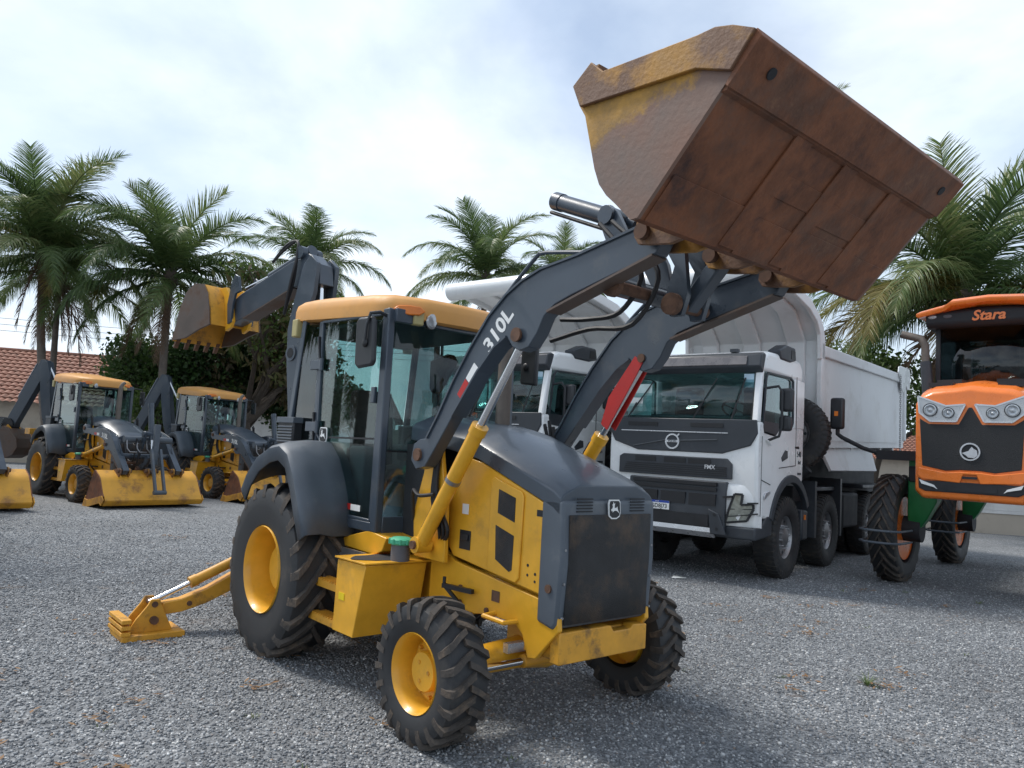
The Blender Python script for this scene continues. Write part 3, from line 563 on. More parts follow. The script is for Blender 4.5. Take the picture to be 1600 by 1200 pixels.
    k = MB(); k.tube([cW + (uW * math.cos(a) + wW * math.sin(a)) * .20 for a in np.linspace(0, 2 * math.pi, 25)], .014, 8, False)
    for a in (0, 2.1, 4.2): k.tube([cW, cW + (uW * math.cos(a) + wW * math.sin(a)) * .20], .012, 6)
    k.build('steering_wheel', M_BLACK, root)
    k = MB(); k.box(.55, .78, -.62, -.48, 1.08, 1.72); k.box(-.25, .05, .42, .70, 1.08, 1.75); k.build('console', M_INT, root, .02)
    k = MB(); k.prism([(.55, 2.50), (.80, 2.55), (.86, 2.48), (.62, 2.2), (.56, 2.25)], .30, .42); k.build('roof_console', M_BLACK, root, .02)
    k = MB(); k.tube([(1.14, .42, 2.70), (1.10, .42, 2.62), (1.06, .42, 2.3), (1.08, .40, 2.0)], .045, 8); k.sphere((1.10, .56, 2.52), .09, sq=(.5, 1, 1)); k.build('interior_mirror', M_BLACK, root)
    for o in [o for o in bpy.data.objects if o not in before and o.type == 'MESH']:      # the cab is narrower and stands further back than its first layout
        for v_ in o.data.vertices:
            x_, y_, z_ = v_.co; v_.co = (x_ - .23 - .05 * (1.22 - x_), y_ * .825, z_ + max(0, z_ - 1.77) * .045)
        o.data.update()
    # exhaust on top of the hood
    k = MB(); k.tube([(1.57, .08, 1.84), (1.57, .08, 2.40), (1.57, .08, 2.70), (1.57, .09, 2.76), (1.57, .12, 2.82), (1.57, .17, 2.86)], [.058, .056, .05, .045, .042, .04], 14); k.build('exhaust_stack', M_STEELD, root)
    # dark firewall between cab and hood with hose bundle
    MB().box(1.03, 1.37, -.42, .42, .98, 1.76).build('firewall', M_DARK, root)
    for s in (-1, 1):
        for q, (a, b) in enumerate(((0, 0), (.05, .03), (.10, -.02))):
            MB().hose([(1.56 + a, s * .54, 1.98 + b), (1.62 + a * .6, s * .535, 1.80), (1.58 + a * .3, s * .53, 1.60), (1.57 + a * .6, s * .53, 1.38), (1.66 + a, s * .52, 1.18), (1.60, s * .46, 1.05)], .015, 7).build('hose', M_HOSE, root)
        MB().hose([(1.30, s * .50, 1.20), (1.36, s * .56, 1.42), (1.50, s * .60, 1.40), (1.66, s * .585, 1.42)], .014, 7).build('hose', M_HOSE, root)
    # ---- loader arms
    arm_a = 0 if raised else R(-53.3); pinp = rot2(PIN, arm_a, PIV); T = lambda p: rot2(p, arm_a, PIV)
    for s in (-1, 1):
        a = MB().prism([T(p) for p in ARM_TOP + ARM_BOT], s * .545, s * .645).build('loader_arm', M_GREY, root, .006)
        under = [T(p) for p in [(2.78, 2.600), (2.97, 2.655), (3.38, 2.77), (3.56, 2.82), (3.565, 2.808), (3.385, 2.757), (2.975, 2.642), (2.785, 2.587)]]
        MB().prism(under, s * .535, s * .655).build('arm_edge', M_RUSTG, a)
        k = MB(); fl = [T(p) for p in ARM_TOP[2:]]
        for p, q in zip(fl, fl[1:]): k.bar((p[0], s * .595, p[1]), (q[0], s * .595, q[1]), .128, .014, (0, 0, 1))
        k.build('arm_top_flange', M_GREY, a)
        for p, q in ((ARM_BOT[10], ARM_BOT[11]), (ARM_BOT[11], ARM_BOT[12]), (ARM_BOT[12], ARM_BOT[13])): p = T(p); q = T(q); MB().bar((p[0], s * .595, p[1]), (q[0], s * .595, q[1]), .128, .014, (0, 0, 1)).build('arm_bottom_flange', M_GREY, a)
        k = MB(); c = T((2.535, 2.47)); k.cyl((c[0], s * .53, c[1]), (c[0], s * .67, c[1]), .032, seg=14); k.cyl((c[0], s * .66, c[1]), (c[0], s * .675, c[1]), .045, seg=14)
        c = T(PIV); k.cyl((c[0], s * .50, c[1]), (c[0], s * .665, c[1]), .045, seg=16); k.build('arm_pin', M_RUSTPIN, a)
        d0 = Vector(T((2.235, 2.395))); d1 = Vector(T((2.43, 2.61))); dr_ = (d1 - d0).normalized()
        cen = T((2.335, 2.515))
        text('310L', .155, M_WLET, a, frame((cen[0], s * .6455, cen[1]), (dr_.x * -s, 0, dr_.y * -s), (-dr_.y, 0, dr_.x) if s < 0 else (-dr_.y, 0, dr_.x)), 'model_number', .0015, .004, 0, 1.05)
        for (p, q, mm, nm) in (((1.965, 2.095), (2.045, 2.195), M_RED, 'reflector_red'), ((2.05, 2.20), (2.13, 2.30), M_WLET, 'reflector_white')):
            p = T(p); q = T(q); MB().bar((p[0], s * .646, p[1]), (q[0], s * .646, q[1]), .06, .004, (0, 1, 0)).build(nm, mm, a)
        k = MB(); k.hose([(T(p)[0], s * .60, T(p)[1]) for p in ((1.86, 2.17), (2.0, 2.40), (2.28, 2.70), (2.60, 2.955), (2.66, 2.975), (2.75, 2.968), (3.05, 2.92))], .013, 8); k.build('hose_guard', M_GREY, a)
        # lift cylinder
        b0 = Vector((1.55, 1.06)); r1 = Vector(T((2.535, 2.47))); d = (r1 - b0).normalized(); bl = 1.02 if raised else min(1.02, (r1 - b0).length - .12)
        P = lambda t: (b0.x + d.x * t, s * .59, b0.y + d.y * t)
        k = MB(); k.cyl(P(0), P(bl), .052, seg=20); k.cyl(P(bl - .05), P(bl + .012), .060, seg=20); k.cyl((b0.x, s * .53, b0.y), (b0.x, s * .65, b0.y), .058, seg=18); lc = k.build('lift_cylinder', M_YEL, root)
        k = MB(); k.cyl(P(bl), P((r1 - b0).length), .028, seg=16); k.build('lift_rod', M_CHROME, lc); MB().cyl(P(bl * .55), P(bl * .55 + .03), .056, seg=18).build('pipe_clamp', M_STEEL, lc)
        k = MB(); k.cyl((b0.x, s * .515, b0.y), (b0.x, s * .672, b0.y), .030, seg=12); k.build('cylinder_pin', M_RUSTPIN, lc)
        k = MB(); nn = (-d.y, d.x); k.tube([(P(.1)[0] + nn[0] * .065, s * .59, P(.1)[2] + nn[1] * .065), (P(bl - .1)[0] + nn[0] * .065, s * .59, P(bl - .1)[2] + nn[1] * .065)], .010, 6); k.build('cylinder_pipe', M_HOSE, lc)
        if raised and s > 0:
            t0, t1 = bl + .10, (r1 - b0).length - .02; k = MB()
            for sy in (.545, .635): k.prism([(P(t0)[0] - d.y * .02, P(t0)[2] + d.x * .02), (P(t0)[0] + d.y * .05, P(t0)[2] - d.x * .05), (P(t1)[0] + d.y * .03, P(t1)[2] - d.x * .03), (P(t1)[0] - d.y * .06, P(t1)[2] + d.x * .06), (P(t0 + .2)[0] - d.y * .085, P(t0 + .2)[2] + d.x * .085)], sy - .006, sy + .006)
            k.prism([(P(t0)[0] - d.y * .03, P(t0)[2] + d.x * .03), (P(t0 + .2)[0] - d.y * .085, P(t0 + .2)[2] + d.x * .085), (P(t1)[0] - d.y * .06, P(t1)[2] + d.x * .06), (P(t1)[0] - d.y * .05, P(t1)[2] + d.x * .05), (P(t0 + .2)[0] - d.y * .073, P(t0 + .2)[2] + d.x * .073)], .545, .635)
            k.build('safety_strut', M_RED, root)
    # cross tube, bell crank, bucket cylinder
    ct = T((3.05, 2.77)); k = MB(); k.cyl((ct[0], -.545, ct[1]), (ct[0], .545, ct[1]), .062, seg=18); xt = k.build('cross_tube', M_GREY, root)
    k = MB()
    for yy in (-.15, .15):
        k.prism([T(p) for p in [(3.00, 2.75), (3.11, 2.78), (3.05, 3.0), (2.87, 3.31), (2.80, 3.37), (2.73, 3.33), (2.73, 3.25), (2.84, 3.02)]], yy - .02, yy + .02)
    k.build('cylinder_bracket', M_GREY, xt, .004)
    cc = T((2.795, 3.295)); k = MB(); k.cyl((cc[0], -.20, cc[1]), (cc[0], .20, cc[1]), .062, seg=20)
    e0 = Vector(T((2.795, 3.295))); e1 = Vector(T((2.135, 3.575))); e2 = Vector(T((3.28, 3.085)))
    bcyl = MB(); bcyl.cyl((e0.x + (e2.x - e0.x) * .25, 0, e0.y + (e2.y - e0.y) * .25), (e1.x, 0, e1.y), .060, seg=20); dd = (e1 - e0).normalized(); bcyl.cyl((e1.x - dd.x * .07, 0, e1.y - dd.y * .07), (e1.x + dd.x * .01, 0, e1.y + dd.y * .01), .066, seg=20)
    bc = bcyl.build('bucket_cylinder', M_GREY, root); k.build('trunnion', M_GREY, bc)
    MB().cyl((e0.x, 0, e0.y), (e2.x, 0, e2.y), .030, seg=14).build('bucket_rod', M_CHROME, bc)
    k = MB(); o_ = Vector((-dd.y, dd.x)) * .085; k.tube([(e1.x + o_.x, -.02, e1.y + o_.y), (e0.x - dd.x * -.08 + o_.x, -.02, e0.y + dd.y * .08 + o_.y), (e0.x + .02, -.05, e0.y - .10)], .014, 7); k.build('cylinder_pipe', M_HOSE, bc)
    # links from rod to bucket
    k = MB(); bkp = pinp
    for yy in (-.10, .10):
        lk = [T(p) for p in [(3.24, 3.12), (3.33, 3.12), (3.36, 3.04), (3.40, 2.72), (3.36, 2.60), (3.28, 2.60), (3.24, 2.72), (3.30, 2.9), (3.22, 3.03)]]; k.prism(lk, yy - .018, yy + .018)
    k.build('bell_crank', M_GREY, xt)
    k = MB(); c1 = T((3.32, 2.66)); k.bar((c1[0], 0, c1[1]), (bkp[0], 0, bkp[1]), .10, .09); k.build('bucket_link', M_GREY, xt, .01)
    k = MB()
    for (a, b, yy) in ((3.19, 2.72, -.36), (3.33, 2.66, 0)):
        c = T((a, b)); k.cyl((c[0], yy - .16, c[1]), (c[0], yy + .16, c[1]), .035, seg=14); k.cyl((c[0], yy - .19, c[1]), (c[0], yy - .15, c[1]), .065, seg=16)
    k.build('link_pin', M_RUSTPIN, xt)
    k = MB(); k.hose([(T(p)[0], -.30, T(p)[1]) for p in ((2.55, 2.62), (2.80, 2.60), (3.05, 2.62), (3.2, 2.80), (3.1, 2.95), (2.85, 3.2))], .016, 7); k.hose([(T(p)[0], -.24, T(p)[1]) for p in ((2.4, 2.5), (2.75, 2.55), (3.1, 2.55), (3.28, 2.8), (3.15, 3.0), (2.9, 3.22))], .016, 7); k.build('hose', M_HOSE, xt)
    loader_bucket(root, 0 if raised else R(-164), pinp, not raised)
    if not raised:
        # tall front link post and handrail-like guard seen on the parked machines
        k = MB(); c = T((3.28, 2.85)); k.box(pinp[0] + .06, pinp[0] + .14, -.06, .06, .95, 1.86); k.build('link_post', M_GREYL, root, .01)
        k = MB(); k.bar((pinp[0] + .50, -.10, .34), (pinp[0] + .12, -.10, 1.30), .05, .07, (1, 0, 0)); k.bar((pinp[0] + .50, .10, .34), (pinp[0] + .12, .10, 1.30), .05, .07, (1, 0, 0)); k.cyl((pinp[0] + .48, -.14, .36), (pinp[0] + .48, .14, .36), .05, seg=12); k.build('tilt_link', M_GREYL, root)
        k = MB(); xx = pinp[0] - .25
        for yy in (-.5, -.28, -.06): k.tube([(xx, yy, 1.52), (xx + .06, yy, 1.30), (xx + .10, yy + .05, 1.22), (xx + .10, yy + .20, 1.22)], .014, 7)
        k.build('hose', M_STEEL, root)
        k = MB(); k.cyl((xx - .05, -.54, 1.50), (xx - .05, .54, 1.50), .075, seg=18); k.build('torque_tube', M_GREYL, root)
    # ---- backhoe
    SW = R(10) if not folded else R(33); u = lambda t, z, y=0: (-1.30 - t * math.cos(SW) + y * -math.sin(SW) * -1, -t * math.sin(SW) - y * math.cos(SW), z)
    def upr(poly, w0, w1, name, mt, par, bev=.006):
        k = MB(); n = len(poly); vs = [u(a, b, w0) for a, b in poly] + [u(a, b, w1) for a, b in poly]
        k.add(vs, [tuple(range(n)), tuple(range(2 * n - 1, n - 1, -1))] + [(i, n + i, n + (i + 1) % n, (i + 1) % n) for i in range(n)]); return k.build(name, mt, par, bev)
    k = MB(); k.box(-1.42, -1.2, -.62, .62, .42, 1.10); k.box(-1.62, -1.42, -.16, .16, .48, 1.12); k.build('backhoe_frame', M_YEL, root, .015)
    if not folded:
        boom = [(.10, .95), (.30, .82), (.32, 1.40), (.38, 2.06), (.47, 2.55), (.50, 2.92), (.42, 3.25), (.30, 3.62), (.18, 3.72), (.06, 3.62), (.08, 3.30), (.24, 2.90), (.24, 2.50), (.17, 2.0), (.10, 1.40)]
        for w in (-.15, .10): upr(boom, w, w + .05, 'boom_plate', M_GREY, root)
        bm_ = upr([(.14, 1.1), (.27, 1.3), (.34, 2.06), (.43, 2.55), (.45, 2.90), (.36, 3.2), (.2, 3.4), (.20, 3.2), (.32, 2.85), (.30, 2.5), (.23, 2.0), (.18, 1.5)], -.10, .10, 'boom', M_GREY, root)
        k = MB(); k.cyl(u(.39, 2.66, .151), u(.39, 2.66, .165), .085, seg=22); k.build('boom_ring', M_GREYL, bm_); MB().cyl(u(.39, 2.66, .16), u(.39, 2.66, .168), .055, seg=20).build('boom_hole', M_DARK, bm_)
        # dipper
        dp = [(.06, 3.40), (.10, 3.62), (.30, 3.76), (.44, 3.72), (.62, 3.70), (1.60, 3.42), (1.86, 3.30), (1.90, 3.12), (1.80, 3.06), (1.50, 3.13), (.55, 3.41), (.30, 3.39)]
        d_ = upr(dp, -.09, .09, 'dipper', M_GREY, root, .008)
        upr([(1.50, 3.128), (.55, 3.408), (.55, 3.395), (1.50, 3.115)], -.10, .10, 'dipper_edge', M_RUSTG, d_, 0)
        k = MB(); k.cyl(u(.40, 3.80), u(1.12, 3.60), .055, seg=16); k.cyl(u(.36, 3.82), u(.44, 3.79), .065, seg=16); hc = k.build('hoe_bucket_cylinder', M_GREY, root)
        MB().cyl(u(1.12, 3.60), u(1.62, 3.50), .030, seg=14).build('hoe_bucket_rod', M_CHROME, hc)
        k = MB()
        for w in (-.13, .13): k.cyl(u(.22, 3.60, w * .6), u(.22, 3.60, w), .10, seg=16); k.cyl(u(.42, 3.78, w * .5), u(.42, 3.78, w), .07, seg=14)
        k.build('dipper_knuckle', M_GREY, d_)
        MB().cyl(u(.12, 2.75, 0), u(.17, 3.48, 0), .035, seg=14).build('crowd_rod', M_CHROME, d_); MB().cyl(u(.24, 1.6, 0), u(.12, 2.80, 0), .06, seg=16).build('crowd_cylinder', M_GREY, d_)
        for q in (-.05, .06): MB().hose([u(.62, 3.10, .13), u(.50, 3.45, .14 + q * .3), u(.46, 3.74, .13), u(.52, 3.92, .10), u(.75, 3.88 + q * .3, .09), u(.98, 3.74, .09)], .016, 7).build('hose', M_HOSE, d_)
        # curved link plates
        lk = [(1.52, 3.44), (1.58, 3.62), (1.66, 3.66), (1.72, 3.56), (1.78, 3.30), (1.74, 3.06), (1.67, 3.08), (1.66, 3.30), (1.62, 3.42)]
        for w in (-.15, .12): upr(lk, w, w + .03, 'tilt_link', M_GREY, d_, .004)
        # bucket of the backhoe: curved wrapper, side plates, teeth
        bw = [(1.80, 3.02), (1.84, 3.22), (1.92, 3.46), (2.06, 3.60), (2.30, 3.63), (2.52, 3.52), (2.66, 3.30), (2.74, 3.06), (2.82, 2.84)]
        inn = [(1.83, 3.03), (1.87, 3.22), (1.95, 3.44), (2.08, 3.57), (2.29, 3.60), (2.50, 3.49), (2.63, 3.28), (2.71, 3.05), (2.79, 2.83)]
        ks = lambda P_: [(1.80 + (a - 1.80) * .86, 3.12 + (b - 3.12) * .86) for a, b in P_]; bw = ks(bw); inn = ks(inn)
        hb = upr(bw + inn[::-1], -.33, .33, 'hoe_bucket', M_YELW, root, 0)
        for w in (-.34, .315): upr(bw + ks([(2.45, 2.86), (2.1, 2.96)]), w, w + .025, 'side_plate', M_RUSTG, hb, 0)
        for q in range(5): 
            w = -.29 + q * .1325; upr(ks([(2.76, 2.88), (2.83, 2.86), (2.87, 2.74), (2.845, 2.74)]), w, w + .05, 'tooth', M_RUSTPIN, hb, 0)
        for w in (-.13, .09): upr([(1.66, 3.10), (1.70, 3.02), (1.80, 2.98), (1.90, 3.24), (2.0, 3.52), (1.86, 3.52), (1.76, 3.40)], w, w + .04, 'bucket_ear', M_YEL, hb, .004)
    else:
        boom = [(.05, .95), (.30, .80), (.42, 1.20), (.66, 1.95), (.78, 2.6), (.86, 3.22), (.80, 3.42), (.66, 3.42), (.58, 3.15), (.50, 2.6), (.38, 1.95), (.16, 1.30)]
        bm_ = upr(boom, -.12, .12, 'boom', M_GREY, root)
        dp = [(.66, 3.25), (.72, 3.46), (.86, 3.46), (1.0, 3.2), (1.72, 1.72), (1.72, 1.56), (1.58, 1.50), (1.46, 1.60), (.84, 2.85)]
        d_ = upr(dp, -.10, .10, 'dipper', M_GREY, root)
        k = MB(); k.cyl(u(1.0, 3.34), u(1.45, 2.4), .05, seg=14); k.build('hoe_bucket_cylinder', M_GREY, d_)
        MB().cyl(u(.28, 2.65), u(.70, 3.35), .032, seg=12).build('crowd_rod', M_CHROME, d_); MB().cyl(u(.22, 1.5), u(.30, 2.7), .055, seg=14).build('crowd_cylinder', M_GREY, d_)
        k = MB(); k.cyl(u(1.62, 1.66, -.14), u(1.62, 1.66, .14), .17, seg=20); k.build('dipper_end', M_BLACK, d_)
        bw = [(1.60, 1.62), (1.36, 1.52), (1.16, 1.30), (1.12, 1.06), (1.24, .86), (1.44, .76), (1.66, .80), (1.84, .92)]
        inn = [(1.60, 1.59), (1.38, 1.49), (1.19, 1.28), (1.15, 1.07), (1.26, .89), (1.45, .79), (1.65, .83), (1.82, .95)]
        hb = upr(bw + inn[::-1], -.30, .30, 'hoe_bucket', M_RUSTG, root, 0)
        for w in (-.31, .285): upr(bw + [(1.75, 1.2), (1.68, 1.45)], w, w + .025, 'side_plate', M_RUSTG, hb, 0)
        for q in range(5): w = -.27 + q * .1225; upr([(1.80, .90), (1.86, .94), (2.0, 1.08), (1.97, 1.10)], w, w + .05, 'tooth', M_RUSTPIN, hb, 0)
        for w in (-.14, .10): upr([(1.66, 1.74), (1.78, 1.66), (1.72, 1.40), (1.50, 1.12), (1.38, 1.18), (1.48, 1.46)], w, w + .04, 'bucket_ear', M_YELW, hb, .004)
        k = MB(); k.bar(u(1.60, 1.62, .17), u(1.22, 1.26, .17), .03, .12, (0, 0, 1)); k.bar(u(1.60, 1.62, -.17), u(1.22, 1.26, -.17), .03, .12, (0, 0, 1)); k.build('tilt_link', M_YELW, hb)
    # ---- stabilisers
    for s in (-1, 1):
        if raised:
            Q = lambda yy, zz, xx=-1.0: (xx, s * yy, zz)
            k = MB(); rows = [((.62, .52), .13), ((.92, .41), .13), ((1.15, .30), .115), ((1.36, .235), .10), ((1.52, .22), .09)]
            k.loft([[Q(yy, zz - hh * .55, -1.06), Q(yy, zz - hh * .55, -.94), Q(yy, zz + hh * .55, -.94), Q(yy, zz + hh * .55, -1.06)] for (yy, zz), hh in rows]); sa = k.build('stabiliser_arm', M_YELW, root, .006)
            k = MB(); k.cyl(Q(1.62, .275), Q(1.235, .44), .022, seg=14); k.build('stabiliser_rod', M_CHROME, sa)
            k = MB(); k.cyl(Q(1.27, .425), Q(.70, .68), .046, seg=18); k.cyl(Q(1.29, .418), Q(1.23, .443), .052, seg=18); k.build('stabiliser_cylinder', M_YELW, sa)
            for xx in (-1.09, -.91):
                k = MB().prism([(s * 1.44, .05), (s * 1.80, .05), (s * 1.74, .16), (s * 1.66, .26), (s * 1.63, .315), (s * 1.56, .315), (s * 1.53, .24)], xx - .012, xx + .012, 'x'); k.build('foot_plate', M_YELW, sa, .003)
            k = MB(); k.box(-1.20, -.80, *sorted((s * 1.36, s * 1.86)), .0, .05); k.build('foot_pad', M_YELW, sa, .006)
            for q in range(3): MB().box(-1.21, -.79, *sorted((s * (1.80 - .0), s * 1.875)), .052 + q * .05, .085 + q * .05).build('foot_cleat', M_YELW, sa, .004)
            k = MB(); k.cyl(Q(1.60, .145, -1.14), Q(1.60, .145, -.86), .034, seg=14); k.cyl(Q(1.60, .275, -1.11), Q(1.60, .275, -.89), .026, seg=12); k.cyl(Q(1.30, .25, -1.08), Q(1.30, .25, -.925), .022, seg=10); k.build('foot_pin', M_RUSTPIN, sa)
        else:
            k = MB(); k.bar((-1.05, s * .60, .55), (-1.05, s * .86, 1.55), .12, .14, (1, 0, 0)); k.box(-1.22, -.88, *sorted((s * .80, s * 1.0)), 1.45, 1.60); k.build('stabiliser_arm', M_YELW, root, .006)
    return root
# ------------------------------------------------------------------ tipper truck
def make_truck(label, x, y, h):
    root = empty('tipper_truck', (x, y, 0), h); tag(root, label, 'truck', 'white tipper trucks parked side by side')
    for ax_, kk in ((0, 0), (-2.15, 0), (-5.05, 1), (-6.45, 1)):
        for s in (-1, 1):
            wheel(root, 'wheel', (ax_, s * 1.03, .63), s, 'tk', ax_ * .7 + s * .2)
            if kk: wheel(root, 'wheel', (ax_, s * .66, .63), s, 'tk', .1)
    k = MB()
    for s in (-1, 1): k.box(-7.9, 1.05, s * .46 - .05, s * .46 + .05, .88, 1.16)
    for xx in (0, -2.15, -5.05, -6.45): k.cyl((xx, -.95, .63), (xx, .95, .63), .085, seg=12); k.box(xx - .5, xx + .5, -.52, -.42, .62, .9); k.box(xx - .5, xx + .5, .42, .52, .62, .9)
    for xx in (-1.2, -3.6, -7.6): k.box(xx - .08, xx + .08, -.46, .46, .9, 1.14)
    k.box(.55, 1.15, -.42, .42, .72, 1.5); k.build('chassis', M_DARK, root)
    MB().box(-7.8, -1.65, -.62, .62, 1.165, 1.95).build('subframe', M_DARK, root, .02); MB().box(-2.8, -1.5, -1.1, 1.1, 1.32, 1.40).build('axle_mudguard', M_CHAR, root, .02); MB().box(-7.2, -4.4, -1.2, 1.2, 1.36, 1.44).build('axle_mudguard', M_CHAR, root, .02)
    for s in (-1, 1):
        MB().box(-4.15, -3.1, s * .62, s * 1.18, .62, 1.28).build('side_tank', M_DARK, root, .05, 3)
        MB().box(-3.0, -2.90, s * .62, s * 1.18, .50, 1.55).build('mud_flap', M_CHAR, root)
        MB().box(-1.42, -1.32, s * .62, s * 1.20, .55, 1.5).build('mud_flap', M_CHAR, root)
    # cab lower shell with wheel arch
    arch = arc((0, .62), .90, 118, 24, 12)
    low = [(1.36, 1.0), (1.405, 1.45), (1.425, 1.9), (1.40, 2.36), (-.58, 2.36), (-.58, 1.50), (-.48, 1.44)] + arch + [(.92, .93)]
    cb_ = MB().prism(low, -1.225, 1.225).build('cab_shell', M_WHITE, root, .045, 4)
    up_ = [(1.245, 3.10), (1.16, 3.36), (1.0, 3.43), (.3, 3.46), (-.42, 3.45), (-.56, 3.34), (-.58, 3.10)]
    MB().prism(up_, -1.20, 1.20).build('cab_roof', M_WHITE, root, .07, 4)
    MB().box(-.585, -.50, -1.20, 1.20, 2.34, 3.12).build('cab_rear_wall', M_WHITE, root)
    for s in (-1, 1):
        MB().bar((1.355, s * 1.165, 2.34), (1.205, s * 1.145, 3.12), .10, .10, (1, 0, 0)).build('front_pillar', M_WHITE, root, .02)
        MB().prism([(-.585, 2.34), (-.12, 2.34), (-.14, 2.5), (-.12, 3.12), (-.585, 3.12)], s * 1.13, s * 1.222).build('rear_quarter', M_WHITE, root, .015)
        # door: outline strips, side glass
        gl = [(1.19, 2.21), (1.225, 2.30), (1.14, 3.02), (1.07, 3.09), (.10, 3.12), (-.03, 3.08), (-.06, 2.42), (.02, 2.33), (.55, 2.30), (.75, 2.18)]
        MB().prism([(1.18, 2.37), (1.08, 3.03), (1.02, 3.07), (.10, 3.09), (.0, 3.05), (-.03, 2.42), (.05, 2.37)], s * 1.185, s * 1.192).build('door_glass', M_GLASST, root)
        MB().prism([(1.20, 2.20), (1.22, 2.372), (.03, 2.372), (.06, 2.33), (.58, 2.30), (.80, 2.17)], s * 1.222, s * 1.229).build('window_sill_panel', M_CHAR, root)
        k = MB()
        for a, b in zip(gl, gl[1:] + gl[:1]): k.bar((a[0], s * 1.215, a[1]), (b[0], s * 1.215, b[1]), .025, .028, (0, 1, 0))
        d = k.build('door_frame', M_CHAR, root)
        k = MB()
        for a, b in (((-.18, 3.16), (-.20, 1.75)), ((-.20, 1.75), (.55, 1.70)), ((.90, 1.45), (1.26, 1.52)), ((1.27, 1.0), (1.27, 2.15))): k.bar((a[0], s * 1.226, a[1]), (b[0], s * 1.226, b[1]), .012, .006, (0, 1, 0))
        k.build('door_gap', M_DARK, d)
        MB().prism([(-.36, 2.02), (-.17, 2.02), (-.155, 2.05), (-.34, 2.06)], s * 1.222, s * 1.228).build('side_trim', M_DARK, d)
        k = MB().prism([(.18, 1.86), (.42, 1.80), (.46, 1.86), (.30, 1.98), (.20, 1.97)], s * 1.222, s * 1.235); k.build('door_handle', M_CHAR, d, .006)
        MB().prism([(1.17, 2.10), (1.0, 2.02), (.96, 2.06), (1.0, 2.10)], s * 1.22, s * 1.27).build('mirror_foot', M_WHITE, d, .01)
        text('540', .13, M_CHAR, d, frame((-.36, s * 1.229, 1.93), (-s, 0, 0), (0, 0, 1)), 'power_badge', .002); text('8x4', .085, M_CHAR, d, frame((-.38, s * 1.229, 1.80), (-s, 0, 0), (0, 0, 1)), 'drive_badge', .002); MB().box(-.47, -.29, s * 1.2285, s * 1.231, 1.605, 1.64).build('small_badge', M_CHAR, d)
        # wheel arch trim, steps, indicator
        rows = [[(a, s * .95, b), (a, s * 1.245, b), (a * 1.0 + (a) * .0, s * 1.25, b + .0)] for a, b in arc((0, .62), .90, 150, 20, 16)]
        outer = arc((0, .62), .985, 150, 20, 16); inner = arc((0, .62), .86, 150, 20, 16)
        MB().prism(outer + inner[::-1], s * 1.17, s * 1.255).build('wheel_arch', M_CHAR, root, .012)
        MB().prism([(-.62, .55), (-.62, 1.05), (-.90, 1.02), (-.90, .55)], s * .75, s * 1.22).build('step_tank', M_CHAR, root, .03)
        k = MB(); k.box(-.75, -.69, s * 1.22, s * 1.235, .88, .96); k.build('side_marker', M_LENSO, root)
        MB().prism([(1.18, 1.285), (1.16, 1.235), (.93, 1.33), (.95, 1.36), (1.12, 1.335)], s * 1.226, s * 1.25).build('indicator', M_SILVER, root, .006)
        # headlamp corner
        co = MB(); co.loft([[(1.20, s * 1.235, z_), (1.38 + d_ * .6, s * 1.19, z_), (1.46 + d_, s * .98, z_), (1.47 + d_, s * .74, z_), (1.2, s * .74, z_)] for z_, d_ in ((.80, -.04), (.90, .0), (1.30, -.01), (1.42, -.04), (1.46, -.09))]); hc = co.build('headlamp_corner', M_WHITE, root, .02, 3)
        def hp_(yy, z_, o=.0): t_ = (yy - .74) / .5; xx = 1.47 - (.0 if yy < .98 else .09 * ((yy - .98) / .21)) + o; return (xx, s * yy, z_)
        ln = [(.80, .88), (1.10, .93), (1.18, 1.10), (1.17, 1.17), (1.02, 1.15), (1.04, 1.30), (.93, 1.30), (.86, 1.10)]
        k = MB(); n_ = len(ln); k.add([hp_(a, b, .0) for a, b in ln] + [hp_(a, b, .022) for a, b in ln], [tuple(range(n_)), tuple(range(2 * n_ - 1, n_ - 1, -1))] + [(i, n_ + i, n_ + (i + 1) % n_, (i + 1) % n_) for i in range(n_)]); hl_ = k.build('headlamp', mat('headlamp_lens', (.30, .31, .27), .12, var=.3, vscale=14, spec=.8), hc)
        k = MB()
        for a, b in zip(ln, ln[1:] + ln[:1]): k.bar(hp_(*a, .018), hp_(*b, .018), .03, .028, (1, 0, 0))
        k.bar(hp_(.87, 1.08, .02), hp_(1.17, 1.10, .02), .012, .02, (1, 0, 0)); k.bar(hp_(.82, .97, .02), hp_(1.14, 1.02, .02), .012, .02, (1, 0, 0)); k.bar(hp_(1.10, 1.18, .03), hp_(1.24, 1.19, .03), .02, .05, (1, 0, 0)); k.bar(hp_(1.12, 1.02, .03), hp_(1.24, 1.04, .03), .02, .04, (1, 0, 0)); k.bar(hp_(.76, 1.24, .02), hp_(.90, 1.26, .02), .03, .04, (1, 0, 0)); k.build('headlamp_guard', M_BLACK, hl_)
        # mirrors
        k = MB(); k.tube([(1.16, s * 1.24, 2.86), (1.20, s * 1.42, 2.88), (1.16, s * 1.46, 2.80), (1.15, s * 1.46, 2.30), (1.14, s * 1.42, 2.16), (1.08, s * 1.25, 2.10)], .020, 8); ma = k.build('mirror_arm', M_MIRR, root)
        MB().box(1.02, 1.13, s * 1.40, s * 1.60, 2.52, 2.86).build('mirror', M_MIRR, ma, .04, 3); MB().box(1.02, 1.13, s * 1.40, s * 1.58, 2.24, 2.46).build('wide_mirror', M_MIRR, ma, .04, 3)
        MB().prism([(.55, 3.36), (.62, 3.50), (.30, 3.62), (-.10, 3.62), (-.16, 3.42), (.1, 3.36)], s * 1.02, s * 1.22).build('roof_deflector', M_CHAR, root, .03, 3)
        MB().box(-.08, .10, s * 1.2205, s * 1.226, 3.42, 3.56).build('deflector_mesh', M_BLACK, root)
